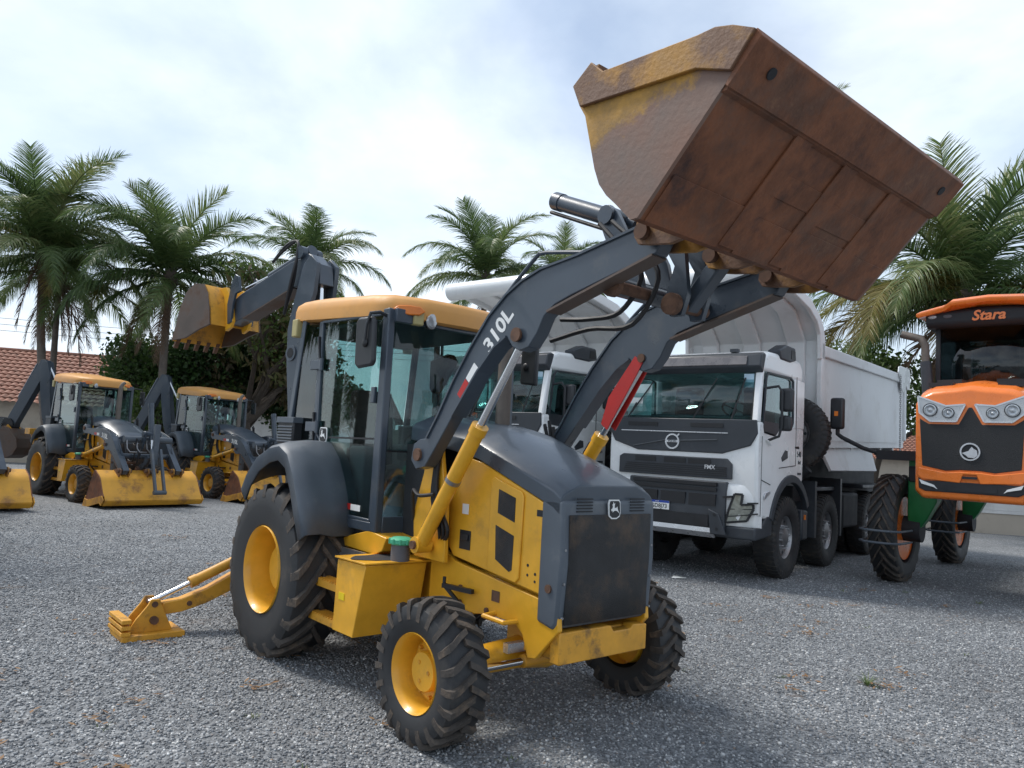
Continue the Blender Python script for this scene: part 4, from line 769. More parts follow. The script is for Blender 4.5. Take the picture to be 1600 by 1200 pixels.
    # windscreen and dark front panel
    MB().add([(1.385, -1.13, 2.36), (1.385, 1.13, 2.36), (1.235, 1.11, 3.11), (1.235, -1.11, 3.11)], [(0, 1, 2, 3)]).build('windscreen', M_GLASST, root, solid=.008)
    MB().prism([(1.245, 3.07), (1.29, 3.09), (1.37, 3.16), (1.33, 3.34), (1.23, 3.38), (1.14, 3.36)], -1.21, 1.21).build('sun_visor', M_CHAR, root, .02)
    MB().prism([(1.374, 3.18), (1.384, 3.19), (1.348, 3.31), (1.336, 3.32)], -1.05, 1.0).build('visor_reflection', mat('visor_reflection_tone', (.16, .15, .15), .3, metal=.3), root)  # reflection on the visor, put into the colour of a thin strip
    fp_ = [(-1.20, 2.375), (1.20, 2.375), (1.22, 2.18), (1.12, 2.0), (.70, 1.87), (-.70, 1.87), (-1.12, 2.0), (-1.22, 2.18)]
    MB().prism(fp_, 1.405, 1.445, 'x').build('front_panel', M_CHAR, root, .012)
    k = MB(); k.box(1.445, 1.452, -1.0, .78, 2.165, 2.178); k.build('panel_trim', M_SILVER, root)
    for yy in (-.62, .45): MB().box(1.445, 1.455, yy - .26, yy + .26, 2.25, 2.31).build('panel_slot', M_BLACK, root)
    # round emblem with cross bar
    k = MB(); k.lathe([(.095, 0), (.095, .014), (.118, .014), (.118, 0)], (1.446, -.10, 2.02), (1, 0, 0), 30, closed=True); k.box(1.447, 1.462, -.20, .0, 2.005, 2.04); em = k.build('emblem', M_SILVER, root)
    k = MB(); k.prism([(-.11, .09), (-.02, .12), (.02, .16), (-.02, .13)], 0, .01, 'z'); k.bar((1.456, -.02, 2.10), (1.456, .015, 2.135), .02, .02); k.build('emblem_arrow', M_SILVER, em)
    text('VOLVO', .042, M_CHAR, em, frame((1.4635, -.10, 2.022), (0, 1, 0), (0, 0, 1)), 'emblem_letters', .001, .001)
    k = MB(); k.bar((1.448, -.78, 1.93), (1.448, -.22, 2.04), .012, .03, (1, 0, 0)); k.bar((1.448, .02, 2.04), (1.448, .62, 2.07), .012, .03, (1, 0, 0)); k.build('emblem_bar', mat('grey_trim', (.10, .11, .12), .4), root)
    # grille band
    MB().prism([(-1.02, 1.76), (-.95, 1.80), (.78, 1.80), (.86, 1.72), (.86, 1.50), (-1.02, 1.50)], 1.41, 1.445, 'x').build('grille', M_CHAR, root, .01)
    for q in range(5): MB().box(1.445, 1.452, -.93 + .01 * q, .78, 1.535 + q * .030, 1.551 + q * .030).build('grille_bar', M_BLACK, root)
    for yy in (-.55, -.05, .35): MB().box(1.446, 1.452, yy - .18, yy + .18, 1.70, 1.775).build('grille_slot', M_BLACK, root)
    text('FMX', .085, M_SILVER, root, frame((1.454, .52, 1.66), (0, 1, 0), (0, 0, 1)), 'model_badge', .003, .002)
    # bumper
    k = MB().prism([(1.20, .66), (1.44, .66), (1.52, .74), (1.54, 1.0), (1.50, 1.28), (1.47, 1.46), (1.2, 1.46)], -.80, .80); bpz = k.build('bumper', M_CHAR, root, .02, 3)
    for z0, z1 in ((1.39, 1.44), (1.31, 1.36)): MB().box(1.475, 1.515, -.72, .66, z0, z1).build('bumper_slot', M_BLACK, bpz)
    for y0, y1 in ((-.66, -.28), (-.22, .18), (.24, .66)): MB().box(1.50, 1.536, y0, y1, 1.10, 1.27).build('bumper_opening', M_BLACK, bpz)
    MB().box(1.52, 1.548, -.48, .56, .80, .97).build('lower_grille', M_BLACK, bpz)
    MB().prism([(1.45, .655), (1.525, .72), (1.535, .78), (1.545, .785), (1.55, .72), (1.46, .64)], -.74, .64).build('skid_plate', M_SILVER, bpz)
    for s in (-1, 1):
        MB().prism([(s * .60, .70), (s * .84, .70), (s * .72, 1.0), (s * .56, 1.06)], 1.50, 1.556, 'x').build('bumper_horn', M_CHAR, bpz, .012)
        k = MB(); k.cyl((1.55, s * .66, .98), (1.56, s * .66, .98), .025, seg=12); k.cyl((1.55, s * .70, .78), (1.56, s * .70, .78), .025, seg=12); k.build('bumper_bolt', M_BLACK, bpz)
        MB().prism([(1.47, .66), (1.40, .66), (.80, .70), (.80, .98), (1.0, 1.0), (1.2, .84), (1.47, .84)], s * .78, s * 1.235).build('bumper_end', M_CHAR, bpz, .03, 3)
    pl_ = MB().box(1.552, 1.558, -.46, -.06, .985, 1.115).build('number_plate', M_WLET, root, .002); MB().box(1.5582, 1.5592, -.46, -.06, 1.083, 1.115).build('plate_band', M_BLUE, pl_)
    text('GGD8J73', .088, M_BLACK, pl_, frame((1.5592, -.26, 1.032), (0, 1, 0), (0, 0, 1)), 'plate_letters', .0008, .001, 0, .95)
    text('BRASIL', .022, M_WLET, pl_, frame((1.5598, -.26, 1.099), (0, 1, 0), (0, 0, 1)), 'plate_country', .0006)
    # wipers, roof lamp, cards on the dash
    for y0, y1, z1 in ((.18, .52, 3.0), (.80, .96, 3.0), (-.95, -.55, 2.95)):
        k = MB(); t_ = lambda z_: 1.40 - (z_ - 2.36) * .2; k.bar((t_(2.32) + .02, y0, 2.30), (t_(2.6) + .02, (y0 * .6 + y1 * .4), 2.62), .02, .02); k.bar((t_(2.45) + .015, y0 + (y1 - y0) * .2, 2.45), (t_(z1) + .015, y1, z1), .03, .016); k.build('wiper', M_BLACK, root)
    k = MB(); k.box(1.0, 1.08, .62, .74, 3.42, 3.47); k.build('roof_marker', M_CHAR, root)
    MB().box(1.30, 1.306, -.98, -.56, 2.42, 2.92).build('window_paper', mat('pale_green_card', (.55, .68, .66), .6), root); MB().box(1.335, 1.34, -1.0, -.70, 2.48, 2.70).build('window_notice', M_PAPER, root); MB().box(1.262, 1.266, .93, 1.08, 2.86, 3.06).build('window_sticker', mat('pale_blue_sticker', (.45, .6, .7), .6), root)
    # cab interior
    k = MB(); k.prism([(1.30, 2.38), (1.32, 2.42), (1.0, 2.46), (.80, 2.38)], -1.1, 1.1); k.build('dashboard', M_INT, root, .02)
    for yy in (-.62, .62): 
        k = MB(); k.box(-.15, .40, yy - .27, yy + .27, 2.36, 2.44); k.prism([(-.25, 2.40), (-.08, 2.40), (-.14, 3.0), (-.26, 3.0)], yy - .25, yy + .25); k.build('seat', M_SEAT, root, .04, 3)
    k = MB(); c_ = Vector((.78, .62, 2.56)); n_ = Vector((-.6, 0, .8)); u_ = n_.orthogonal().normalized(); w_ = n_.normalized().cross(u_); k.tube([c_ + (u_ * math.cos(a) + w_ * math.sin(a)) * .21 for a in np.linspace(0, 6.2832, 24)], .016, 7, False); k.tube([c_ - w_ * .2, c_ + w_ * .2], .012, 6); k.tube([c_, (1.0, .62, 2.42)], .03, 7); k.build('steering_wheel', M_BLACK, root)
    # spare wheel behind the cab
    sw = wheel(root, 'spare_wheel', (-1.05, .86, 2.30), 1, 'tk', .4); sw.rotation_euler = (0, .3, R(-84))
    MB().box(-1.25, -.78, .30, 1.0, 1.15, 1.75).build('spare_carrier', M_DARK, root); MB().cyl((-.85, 1.02, 1.55), (-.85, 1.22, 1.72), .09, seg=14).build('air_filter', M_DARK, root)
    # ---- tipping body
    sl = lambda xx: 2.20 - (xx + 1.48) * .035     # floor line
    rows_side = [(-1.48, sl(-1.48)), (-1.48, 3.80), (-8.0, 3.98), (-8.0, sl(-8.0))]
    bd = MB().prism([(-1.48, sl(-1.48) - .12), (-1.48, sl(-1.48)), (-8.0, sl(-8.0)), (-8.0, sl(-8.0) - .12)], -1.2, 1.2).build('tipping_body', M_WHITED, root)
    for s in (-1, 1):
        MB().prism(rows_side, s * 1.19, s * 1.215).build('body_side', M_WHITED, bd)
        k = MB(); k.prism([(-1.48, 3.66), (-1.48, 3.86), (-8.0, 4.04), (-8.0, 3.84)], s * 1.17, s * 1.27); k.build('top_rail', M_WHITED, bd, .02, 3)
        k = MB(); k.prism([(-1.52, sl(-1.5)), (-1.34, sl(-1.5)), (-1.34, 3.9), (-1.52, 3.9)], s * 1.17, s * 1.265); k.build('front_post', M_WHITED, bd, .02)
        k = MB(); k.prism([(-7.85, sl(-8) + .05), (-8.02, sl(-8) + .05), (-8.02, 4.0), (-7.85, 4.0)], s * 1.17, s * 1.265); k.build('rear_post', M_WHITED, bd, .02)
        k = MB(); k.prism([(-7.0, 4.03), (-7.05, 4.16), (-7.25, 4.20), (-8.15, 4.22), (-8.25, 4.06), (-8.18, 3.72), (-7.95, 3.70), (-7.85, 3.80), (-7.6, 3.60), (-7.4, 3.62), (-7.2, 3.85)], s * 1.272, s * 1.30); k.build('tailgate_hinge', M_WHITE, bd, .01)
        k = MB()
        for q in range(42):
            z_ = 3.95 - q * .046; k.tube([(-7.06 + (.012 if q % 2 else -.012), s * 1.33 + a * .014, z_ + b * .03) for a, b in ((-1, -1), (-1, 1), (1, 1), (1, -1), (-1, -1))] if q % 2 else [(-7.06 + a * .014, s * 1.33, z_ + b * .03) for a, b in ((-1, -1), (-1, 1), (1, 1), (1, -1), (-1, -1))], .007, 5, False)
        k.build('tailgate_chain', M_STEEL, bd)
        # sloping mudguard plates
        k = MB(); k.loft([[(-1.78, s * 1.12, 2.14), (-1.98, s * 1.27, 1.70), (-1.98, s * 1.23, 1.68), (-1.78, s * 1.08, 2.10)], [(-5.3, s * 1.12, 2.22), (-5.2, s * 1.27, 1.73), (-5.2, s * 1.23, 1.71), (-5.3, s * 1.08, 2.18)]]); k.box(-5.2, -1.8, s * .6, s * 1.1, 2.04, 2.08); k.build('mudguard', M_WHITED, bd)
    for xx in np.linspace(-2.6, -7.2, 5): MB().box(xx - .06, xx + .06, -1.15, 1.15, sl(xx) - .24, sl(xx) - .12).build('floor_beam', M_WHITED, bd)
    MB().prism([(-8.0, sl(-8)), (-8.0, 3.95), (-8.06, 3.95), (-8.06, sl(-8))], -1.18, 1.18).build('tailgate', M_WHITED, bd)
    hb = [(-1.44, 2.1), (-1.44, 3.95), (-.85, 4.42), (1.05, 4.68)]
    ins = [(a - .02, b + .05) for a, b in hb]
    ins[0] = (-1.49, 2.1); ins[1] = (-1.49, 3.97)
    MB().prism(hb + ins[::-1], -1.19, 1.19).build('headboard_canopy', M_WHITED, bd)
    for s in (-1, 1):
        gs = [(-1.50, 3.60), (-1.50, 3.98), (-1.40, 4.18), (-1.20, 4.33), (-.70, 4.53), (1.12, 4.76), (1.12, 4.60), (-.64, 4.36), (-1.06, 4.20), (-1.24, 4.02), (-1.28, 3.60)]
        MB().prism(gs, s * 1.19, s * 1.265).build('canopy_side', M_WHITED, bd, .015)
    for yy in (-.80, 0, .80):
        rb_ = [(-1.435, 2.3), (-1.435, 3.95), (-.85, 4.415), (.95, 4.66), (.95, 4.62), (-.82, 4.36), (-1.36, 3.92), (-1.36, 2.3)]
        MB().prism(rb_, yy - .16, yy + .16).build('canopy_rib', M_WHITED, bd, .03)
    k = MB(); k.cyl((1.10, -1.28, 4.62), (1.10, 1.28, 4.62), .16, seg=24); k.build('canopy_lip', M_WHITE, bd)
    return root

# ------------------------------------------------------------------ field sprayer
def make_sprayer(x, y, h):
    root = empty('field_sprayer', (x, y, 0), h); tag(root, 'orange self propelled field sprayer on tall narrow wheels beside the truck', 'sprayer')
    for xx in (0, -3.9):
        for s in (-1, 1): wheel(root, 'wheel', (xx, s * 1.30, .85), s, 'sp', xx + s)
    # hood: rounded box with stepped front
    rows = []
    for xx, z0, z1, w in ((-.30, 1.62, 3.16, .66), (.3, 1.52, 3.14, .70), (.9, 1.42, 3.07, .715), (1.15, 1.39, 3.0, .71), (1.27, 1.40, 2.95, .70), (1.31, 1.43, 2.90, .685)):
        c = .10; rows.append([(xx, -w + c, z0), (xx, w - c, z0), (xx, w, z0 + c), (xx, w, z1 - .20), (xx, w - .07, z1 - .08), (xx, w - .22, z1 - .01), (xx, .16, z1 + .02), (xx, .0, z1 + .045), (xx, -.16, z1 + .02), (xx, -w + .22, z1 - .01), (xx, -w + .07, z1 - .08), (xx, -w, z1 - .20), (xx, -w, z0 + c)])
    hd = MB().loft(rows).build('hood', M_ORANGE, root, .02, 3, ang=40)
    for s in (-1, 1):
        MB().prism([(.35, s * .20), (.72, s * .22), (.66, s * .56), (.32, s * .50)], 3.10, 3.165, 'z').build('hood_vent', M_BLACK, hd); MB().prism([(.88, s * .26), (1.02, s * .28), (1.0, s * .60), (.90, s * .56)], 3.02, 3.088, 'z').build('hood_vent', M_BLACK, hd)
        hl = [(s * .66, 2.86), (s * .64, 2.62), (s * .50, 2.50), (s * .17, 2.50), (s * .06, 2.74), (s * .30, 2.72)]
        o = MB().prism(hl, 1.30, 1.33, 'x').build('headlamp', mat('silver_headlamp_bezel', (.52, .53, .54), .3, metal=.4), root, .008)
        k = MB()
        for a, b in zip(hl, hl[1:] + hl[:1]): k.bar((1.33, a[0], a[1]), (1.33, b[0], b[1]), .022, .022, (1, 0, 0))
        k.build('headlamp_trim', M_SILVER, o)
        for yy, zz, r_ in ((.50, 2.66, .085), (.27, 2.62, .07)):
            q = MB(); q.lathe([(r_, 0), (r_, .02), (r_ * .8, .025), (r_ * .7, .012), (r_ * .45, .010), (0, .03)], (1.328, s * yy, zz), (1, 0, 0), 22); q.build('lamp', M_LENSW, o)
            MB().lathe([(r_ * 1.12, 0), (r_ * 1.12, .022), (r_, .022), (r_, 0)], (1.328, s * yy, zz), (1, 0, 0), 22, closed=True).build('lamp_ring', M_BLACK, o)
        MB().prism([(s * .63, 1.66), (s * .60, 1.60), (s * .44, 1.56), (s * .40, 1.535), (s * .44, 1.59), (s * .58, 1.64)], 1.335, 1.355, 'x').build('daylight_strip', M_WLET, root)
    MB().prism([(-.64, 2.54), (-.60, 1.86), (-.30, 1.80), (-.12, 1.82), (.12, 1.82), (.30, 1.80), (.60, 1.86), (.64, 2.54), (.52, 2.46), (.14, 2.46), (.02, 2.70), (-.02, 2.70), (-.14, 2.46), (-.52, 2.46)], 1.30, 1.322, 'x').build('grille', M_GRILLB, root, .008)
    MB().prism([(-.66, 1.72), (-.60, 1.67), (-.12, 1.64), (-.08, 1.76), (.08, 1.76), (.12, 1.64), (.60, 1.67), (.66, 1.72), (.64, 1.83), (.30, 1.775), (.13, 1.795), (-.13, 1.795), (-.30, 1.775), (-.64, 1.83)], 1.305, 1.34, 'x').build('grille_lip', M_ORANGE, root, .01)
    MB().prism([(-.65, 1.69), (-.60, 1.65), (.60, 1.65), (.65, 1.69), (.64, 1.54), (.56, 1.50), (-.56, 1.50), (-.64, 1.54)], 1.305, 1.332, 'x').build('lower_bumper', M_BLACK, root, .008)
    MB().box(1.332, 1.338, -.32, .32, 1.525, 1.60).build('bumper_inset', M_DARK, root); MB().box(1.34, 1.352, -.09, .09, 1.70, 1.735).build('latch', M_BLACK, root)
    k = MB(); k.lathe([(.105, 0), (.105, .012), (.125, .012), (.125, 0)], (1.322, 0, 2.08), (1, 0, 0), 28, closed=True); em = k.build('emblem', M_SILVER, root)
    MB().prism([(-.10, 2.06), (-.02, 2.09), (.02, 2.15), (.05, 2.12), (.085, 2.10), (.09, 2.03), (.05, 1.995), (-.02, 2.0), (-.05, 2.03)], 1.322, 1.334, 'x').build('emblem_mark', M_SILVER, em)
    # cab
    for s in (-1, 1):
        MB().bar((-.22, s * .74, 3.0), (-.30, s * .76, 4.20), .07, .07, (1, 0, 0)).build('cab_pillar', M_DARK, root, .01); MB().bar((-1.75, s * .74, 3.0), (-1.70, s * .76, 4.20), .08, .08, (1, 0, 0)).build('cab_pillar', M_DARK, root, .01)
        MB().prism([(-.28, 2.95), (-1.72, 2.95), (-1.68, 4.15), (-.33, 4.15)], s * .755, s * .765).build('side_glass', M_GLASSD, root)
    MB().add([(-.20, -.74, 2.98), (-.20, .74, 2.98), (-.29, .75, 4.12), (-.29, -.75, 4.12)], [(0, 1, 2, 3)]).build('windscreen', M_GLASSD, root, solid=.008)
    MB().add([(-1.76, -.74, 2.98), (-1.76, .74, 2.98), (-1.72, .75, 4.12), (-1.72, -.75, 4.12)], [(0, 1, 2, 3)]).build('rear_window', M_GLASSD, root, solid=.008)
    k = MB(); k.box(-1.78, -.2, -.74, .74, 2.6, 2.98); k.build('cab_base', M_DARK, root)
    k = MB(); k.box(-1.1, -.7, -.26, .26, 3.0, 3.35); k.box(-1.22, -1.08, -.24, .24, 3.3, 3.95); k.build('seat', M_SEAT, root, .04); k = MB(); c_ = Vector((-.52, .05, 3.36)); k.tube([c_ + Vector((-.12 * math.sin(a) * .6, .19 * math.cos(a), .19 * math.sin(a) * .75)) for a in np.linspace(0, 6.2832, 22)], .017, 7, False); k.tube([c_, (-.3, .05, 3.0)], .035, 8); k.build('steering_wheel', M_BLACK, root)
    MB().box(-.98, -.86, -.52, -.40, 3.0, 3.8).build('orange_post', M_ORANGE, root)
    k = MB(); k.prism([(-.12, 4.10), (-.06, 4.16), (-.05, 4.34), (-.14, 4.40), (-1.8, 4.40), (-1.8, 4.10)], -.90, .90); fc = k.build('roof_fascia', M_DARK, root, .03)
    def rr(dx, dy, z): return [(a * (1 - dx) - .9 * dx, b * (1 - dy), z + c) for a, b, c in ((.02, -1.02, -.06), (.06, -.62, .02), (.08, -.52, .09), (.09, .0, .12), (.08, .52, .09), (.06, .62, .02), (.02, 1.02, -.06), (-.5, 1.06, -.02), (-1.8, 1.02, 0), (-1.9, .6, .02), (-1.9, -.6, .02), (-1.8, -1.02, 0), (-.5, -1.06, -.02))]
    MB().loft([rr(.02, .03, 4.32), rr(0, 0, 4.34), rr(0, 0, 4.385), rr(.06, .06, 4.43), rr(.3, .3, 4.47), rr(.7, .7, 4.48)]).build('roof', M_ORANGE, root, ang=45)
    text('Stara', .22, M_ORANGE, fc, frame((-.046, -.02, 4.245), (0, 1, 0), (0, 0, 1)), 'maker_lettering', .004, .006, .25)
    for yy in (-.80, -.58, .62, .84):
        k = MB(); k.sphere((-.075, yy, 4.27), .085, sq=(.35, 1.1, .5)); k.build('roof_lamp', M_LENSW if abs(yy) > .6 or yy > 0 else M_INT, root)
    # exhaust, mirror, frame, legs
    k = MB(); k.tube([(-.10, -.86, 2.55), (-.10, -.86, 3.0), (-.10, -.90, 3.55)], .085, 14); ex = k.build('exhaust_stack', M_CHAR, root); MB().tube([(-.10, -.90, 3.52), (-.10, -.91, 3.82), (-.10, -.97, 3.93), (-.10, -1.10, 3.97), (-.10, -1.26, 4.02)], .062, 12).build('exhaust_tip', M_STEELD, ex)
    k = MB(); k.box(.24, .36, -1.50, -.60, 1.93, 2.08); k.build('mirror_bracket', M_DARK, root); 
    MB().tube([(.30, -1.46, 2.02), (.30, -1.72, 2.10), (.30, -2.05, 2.26), (.30, -2.13, 2.32), (.30, -2.13, 2.42)], .035, 10).build('mirror_arm', M_DARK, root); m_ = MB().box(.25, .36, -2.25, -2.02, 2.40, 2.93).build('mirror', M_MIRR, root, .045, 3); MB().box(.36, .366, -2.17, -2.11, 2.62, 2.70).build('mirror_reflector', M_LENSO, m_)
    k = MB(); k.box(-4.4, .9, -.42, .42, 1.45, 1.72); k.box(-.25, .25, -1.05, 1.05, 1.60, 1.85); k.box(-4.1, -3.7, -1.05, 1.05, 1.60, 1.85); k.build('frame', M_DARK, root, .02)
    k = MB(); k.box(-4.6, -2.0, -.85, .85, 1.75, 2.9); k.build('spray_tank', M_INT, root, .12, 4)
    for xx in (0, -3.9):
        for s in (-1, 1):
            lg = MB().loft([[(xx - .20, s * .66, 1.98), (xx + .20, s * .66, 1.98), (xx + .20, s * 1.06, 2.0), (xx - .20, s * 1.06, 2.0)], [(xx - .18, s * .64, 1.66), (xx + .20, s * .64, 1.66), (xx + .20, s * 1.06, 1.74), (xx - .18, s * 1.06, 1.74)], [(xx - .16, s * .66, 1.34), (xx + .20, s * .66, 1.30), (xx + .20, s * 1.07, 1.46), (xx - .16, s * 1.07, 1.46)], [(xx - .14, s * .80, 1.05), (xx + .18, s * .80, 1.02), (xx + .18, s * 1.08, 1.12), (xx - .14, s * 1.08, 1.12)], [(xx - .10, s * .96, .80), (xx + .10, s * .96, .80), (xx + .10, s * 1.08, .80), (xx - .10, s * 1.08, .80)]])
            L_ = lg.build('leg', M_GREEN, root, .02); MB().cyl((xx, s * .90, .85), (xx, s * 1.16, .85), .20, seg=20).build('hub_motor', M_DARK, L_)
            MB().tube([(xx + .06, s * .80, 1.7), (xx + .16, s * .82, 1.35), (xx + .12, s * .84, 1.10)], .035, 8).build('damper', M_RUSTPIN, L_)
            for zz in (.66, .84):
                k = MB(); k.tube([(xx + .30, s * .98, zz), (xx + .86, s * 1.00, zz), (xx + 1.0, s * 1.12, zz), (xx + 1.03, s * 1.30, zz), (xx + 1.0, s * 1.48, zz), (xx + .86, s * 1.58, zz), (xx + .1, s * 1.60, zz)], .018, 8); k.build('crop_guard', M_GREYL, L_)
    return root
# ------------------------------------------------------------------ vegetation
def leaf_mat(name, cols, trans=.35, rough=.5):
    m = bpy.data.materials.new(name); m.use_nodes = True; t = m.node_tree; b = t.nodes['Principled BSDF']
    gi = N(t, 'ShaderNodeNewGeometry'); oi = N(t, 'ShaderNodeObjectInfo')
    ad_ = N(t, 'ShaderNodeMath', operation='ADD'); t.links.new(gi.outputs['Random Per Island'], ad_.inputs[0]); t.links.new(oi.outputs['Random'], ad_.inputs[1])
    ha = N(t, 'ShaderNodeMath', operation='MULTIPLY'); t.links.new(ad_.outputs[0], ha.inputs[0]); ha.inputs[1].default_value = .5
    r = N(t, 'ShaderNodeValToRGB'); e = r.color_ramp.elements; e[0].position = .12; e[0].color = (*cols[0], 1); e[1].position = .9; e[1].color = (*cols[-1], 1)
    for i, c in enumerate(cols[1:-1]): k = e.new(.12 + .78 * (i + 1) / (len(cols) - 1)); k.color = (*c, 1)
    t.links.new(ha.outputs[0], r.inputs[0]); t.links.new(r.outputs[0], b.inputs['Base Color']); b.inputs['Roughness'].default_value = rough
    tr = N(t, 'ShaderNodeBsdfTranslucent'); t.links.new(r.outputs[0], tr.inputs['Color'])
    mi = N(t, 'ShaderNodeMixShader'); mi.inputs[0].default_value = trans; t.links.new(b.outputs[0], mi.inputs[1]); t.links.new(tr.outputs[0], mi.inputs[2])
    t.links.new(mi.outputs[0], t.nodes['Material Output'].inputs[0]); return m
M_PALM = leaf_mat('palm_leaflets', [(.060, .105, .036), (.095, .155, .050), (.14, .195, .065), (.22, .24, .10)], .42, .42)
M_PALMY = leaf_mat('yellowing_palm_leaflets', [(.12, .13, .03), (.22, .19, .05), (.17, .12, .05)], .35)
M_PALMD = leaf_mat('dead_palm_leaflets', [(.11, .065, .04), (.16, .10, .065), (.20, .135, .09)], .2, .8)
M_LEAF = leaf_mat('broad_leaves', [(0.026, 0.060, 0.017), (0.048, 0.102, 0.024), (0.084, 0.144, 0.036)], .3)
M_LEAFL = leaf_mat('light_broad_leaves', [(.05, .09, .02), (.09, .15, .03), (.15, .20, .05)], .4)
M_LEAFP = leaf_mat('dry_hanging_pods', [(.05, .035, .02), (.10, .08, .03), (.10, .12, .035)], .2, .7)
M_TRUNK = mat('palm_trunk', (.16, .135, .115), .9, var=.3, vscale=5, dirt=(.07, .055, .045), dirt_amt=.8, dscale=9, bump=.6, bscale=14)
M_BARK = mat('tree_bark', (.075, .058, .045), .9, var=.3, vscale=6, bump=.5, bscale=25)
M_NUT = mat('green_coconut', (.12, .15, .04), .5, var=.2)

def frond_mesh(name, L, e0, droop, ll, mt, seed, hang=.5, split=125):
    """one palm leaf along +X: arched midrib and two rows of narrow drooping leaflets"""
    rnd = random.Random(seed); n = 22; pts = []; p = Vector((0, 0, 0)); dirs = []
    for i in range(n + 1):
        t = i / n; a = e0 - droop * t ** 1.35; d = Vector((math.cos(a), 0, math.sin(a))); pts.append(p.copy()); dirs.append(d); p = p + d * (L / n)
    k = MB(); k.tube(pts, [.035 * (1 - .85 * i / n) for i in range(n + 1)], 5)
    G = Vector((0, 0, -1))
    for q in range(split):
        t = .10 + .90 * (q + rnd.random() * .6) / split; f = t * n; i = min(int(f), n - 1); fr = f - i
        c = pts[i].lerp(pts[i + 1], fr); d = dirs[i].lerp(dirs[i + 1], fr).normalized(); upv = Vector((-d.z, 0, d.x))
        ln = ll * (math.sin(math.pi * (.13 + .80 * t)) ** .8) * rnd.uniform(.82, 1.1)
        for s in (-1, 1):
            v = (Vector((0, s, 0)) * .85 + d * (.42 + .75 * t) + upv * (.38 + rnd.uniform(-.22, .2))).normalized(); w = .022 * (1 - .35 * t)
            a0 = c.copy(); prev = a0; hg = hang * rnd.uniform(.6, 1.5); rows = []; wd = d * .8 + upv * rnd.uniform(-.5, .5); wd.normalize()
            for m_ in range(5):
                u_ = m_ / 4; ww = wd * w * (1.0, 1.15, .95, .6, .08)[m_]; rows.append((prev - ww, prev + ww)); v = (v + G * hg * (.25 + .45 * u_)).normalized(); prev = prev + v * (ln / 4)
            vs = [x for r_ in rows for x in r_]; k.add(vs, [(2 * j, 2 * j + 1, 2 * j + 3, 2 * j + 2) for j in range(4)])
    me = bpy.data.meshes.new(name); me.from_pydata(k.v, [], k.f); me.polygons.foreach_set('use_smooth', [True] * len(me.polygons)); me.materials.append(mt); me.update(); return me
FR = [frond_mesh('frond', 3.6, R(84), R(50), 1.0, M_PALM, 1, .18), frond_mesh('frond', 4.3, R(68), R(85), 1.0, M_PALM, 2, .40), frond_mesh('frond', 4.6, R(50), R(105), 1.05, M_PALM, 3, .65),
      frond_mesh('frond', 4.6, R(30), R(98), 1.05, M_PALM, 4, .85), frond_mesh('frond', 4.5, R(8), R(84), 1.0, M_PALM, 5, 1.0), frond_mesh('frond', 4.2, R(-16), R(62), .95, M_PALM, 6, 1.1),
      frond_mesh('frond', 4.4, R(20), R(100), 1.1, M_PALMY, 7, .6), frond_mesh('frond', 3.5, R(-52), R(34), .70, M_PALMD, 8, .8, 60), frond_mesh('frond', 4.0, R(76), R(62), 1.05, M_PALM, 9, .22), frond_mesh('frond', 3.0, R(-66), R(22), .55, M_PALMD, 10, .9, 50)]
def palm(label, x, y, zc, seed, sc=1.0, lean=(0, 0), dead=3, yellow=1, nuts=0, dens=1.0, extra=(), base=None):
    rnd = random.Random(seed); root = empty('coconut_palm', (x, y, 0)); tag(root, label, 'palm tree', 'coconut palms round the yard')
    k = MB(); n = 14; pts = []
    for i in range(n + 1): t = i / n; pts.append((lean[0] * (1 - t) ** 1.6, lean[1] * (1 - t) ** 1.6, zc * t))
    rad = [.145 * (1.35 - .35 * min(1, t * 6)) * (1 - .25 * t) * (1.25 if t > .96 else 1) * sc for t in [i / n for i in range(n + 1)]]
    fine = []; fr_ = []
    for i in range(n):
        for j in range(5):
            t = j / 5; fine.append(Vector(pts[i]).lerp(Vector(pts[i + 1]), t)); fr_.append((rad[i] * (1 - t) + rad[i + 1] * t) * (1.06 if j == 0 else 1))
    k.tube(fine + [Vector(pts[-1])], fr_ + [rad[-1]], 12); k.build('trunk', M_TRUNK, root)
    k = MB(); k.sphere((0, 0, zc + .05), .26 * sc, sq=(1, 1, 1.6)); k.build('crown_heart', M_BARK, root)
    plan = [(0, 2), (8, 2), (1, 4), (2, 5), (3, 5), (4, 5), (5, 4)]; az = rnd.random() * 6.28
    def put(v, a, s_=1.0, tilt=0):
        o = bpy.data.objects.new('frond', FR[v]); COL.objects.link(o); o.parent = root; o.location = (0, 0, zc + .1); o.rotation_euler = (rnd.uniform(-.25, .25) + tilt, rnd.uniform(-.08, .08), a); s_ *= sc * rnd.uniform(.88, 1.1); o.scale = (s_, s_, s_)
    for v, c in plan:
        for q in range(max(1, round(c * dens))): az += 2.399963; put(v, az + rnd.uniform(-.25, .25))
    for q in range(yellow): put(6, rnd.random() * 6.28)
    for q in range(dead): put(7 if q % 2 else 9, rnd.random() * 6.28)
    for v, a in extra: put(v, a)
    for q in range(nuts):
        a = rnd.random() * 6.28; MB().sphere((.30 * math.cos(a) * sc, .30 * math.sin(a) * sc, zc - .22 - .22 * rnd.random()), .125 * sc, 10, 7, (1, 1, 1.2)).build('coconut', M_NUT, root)
    return root

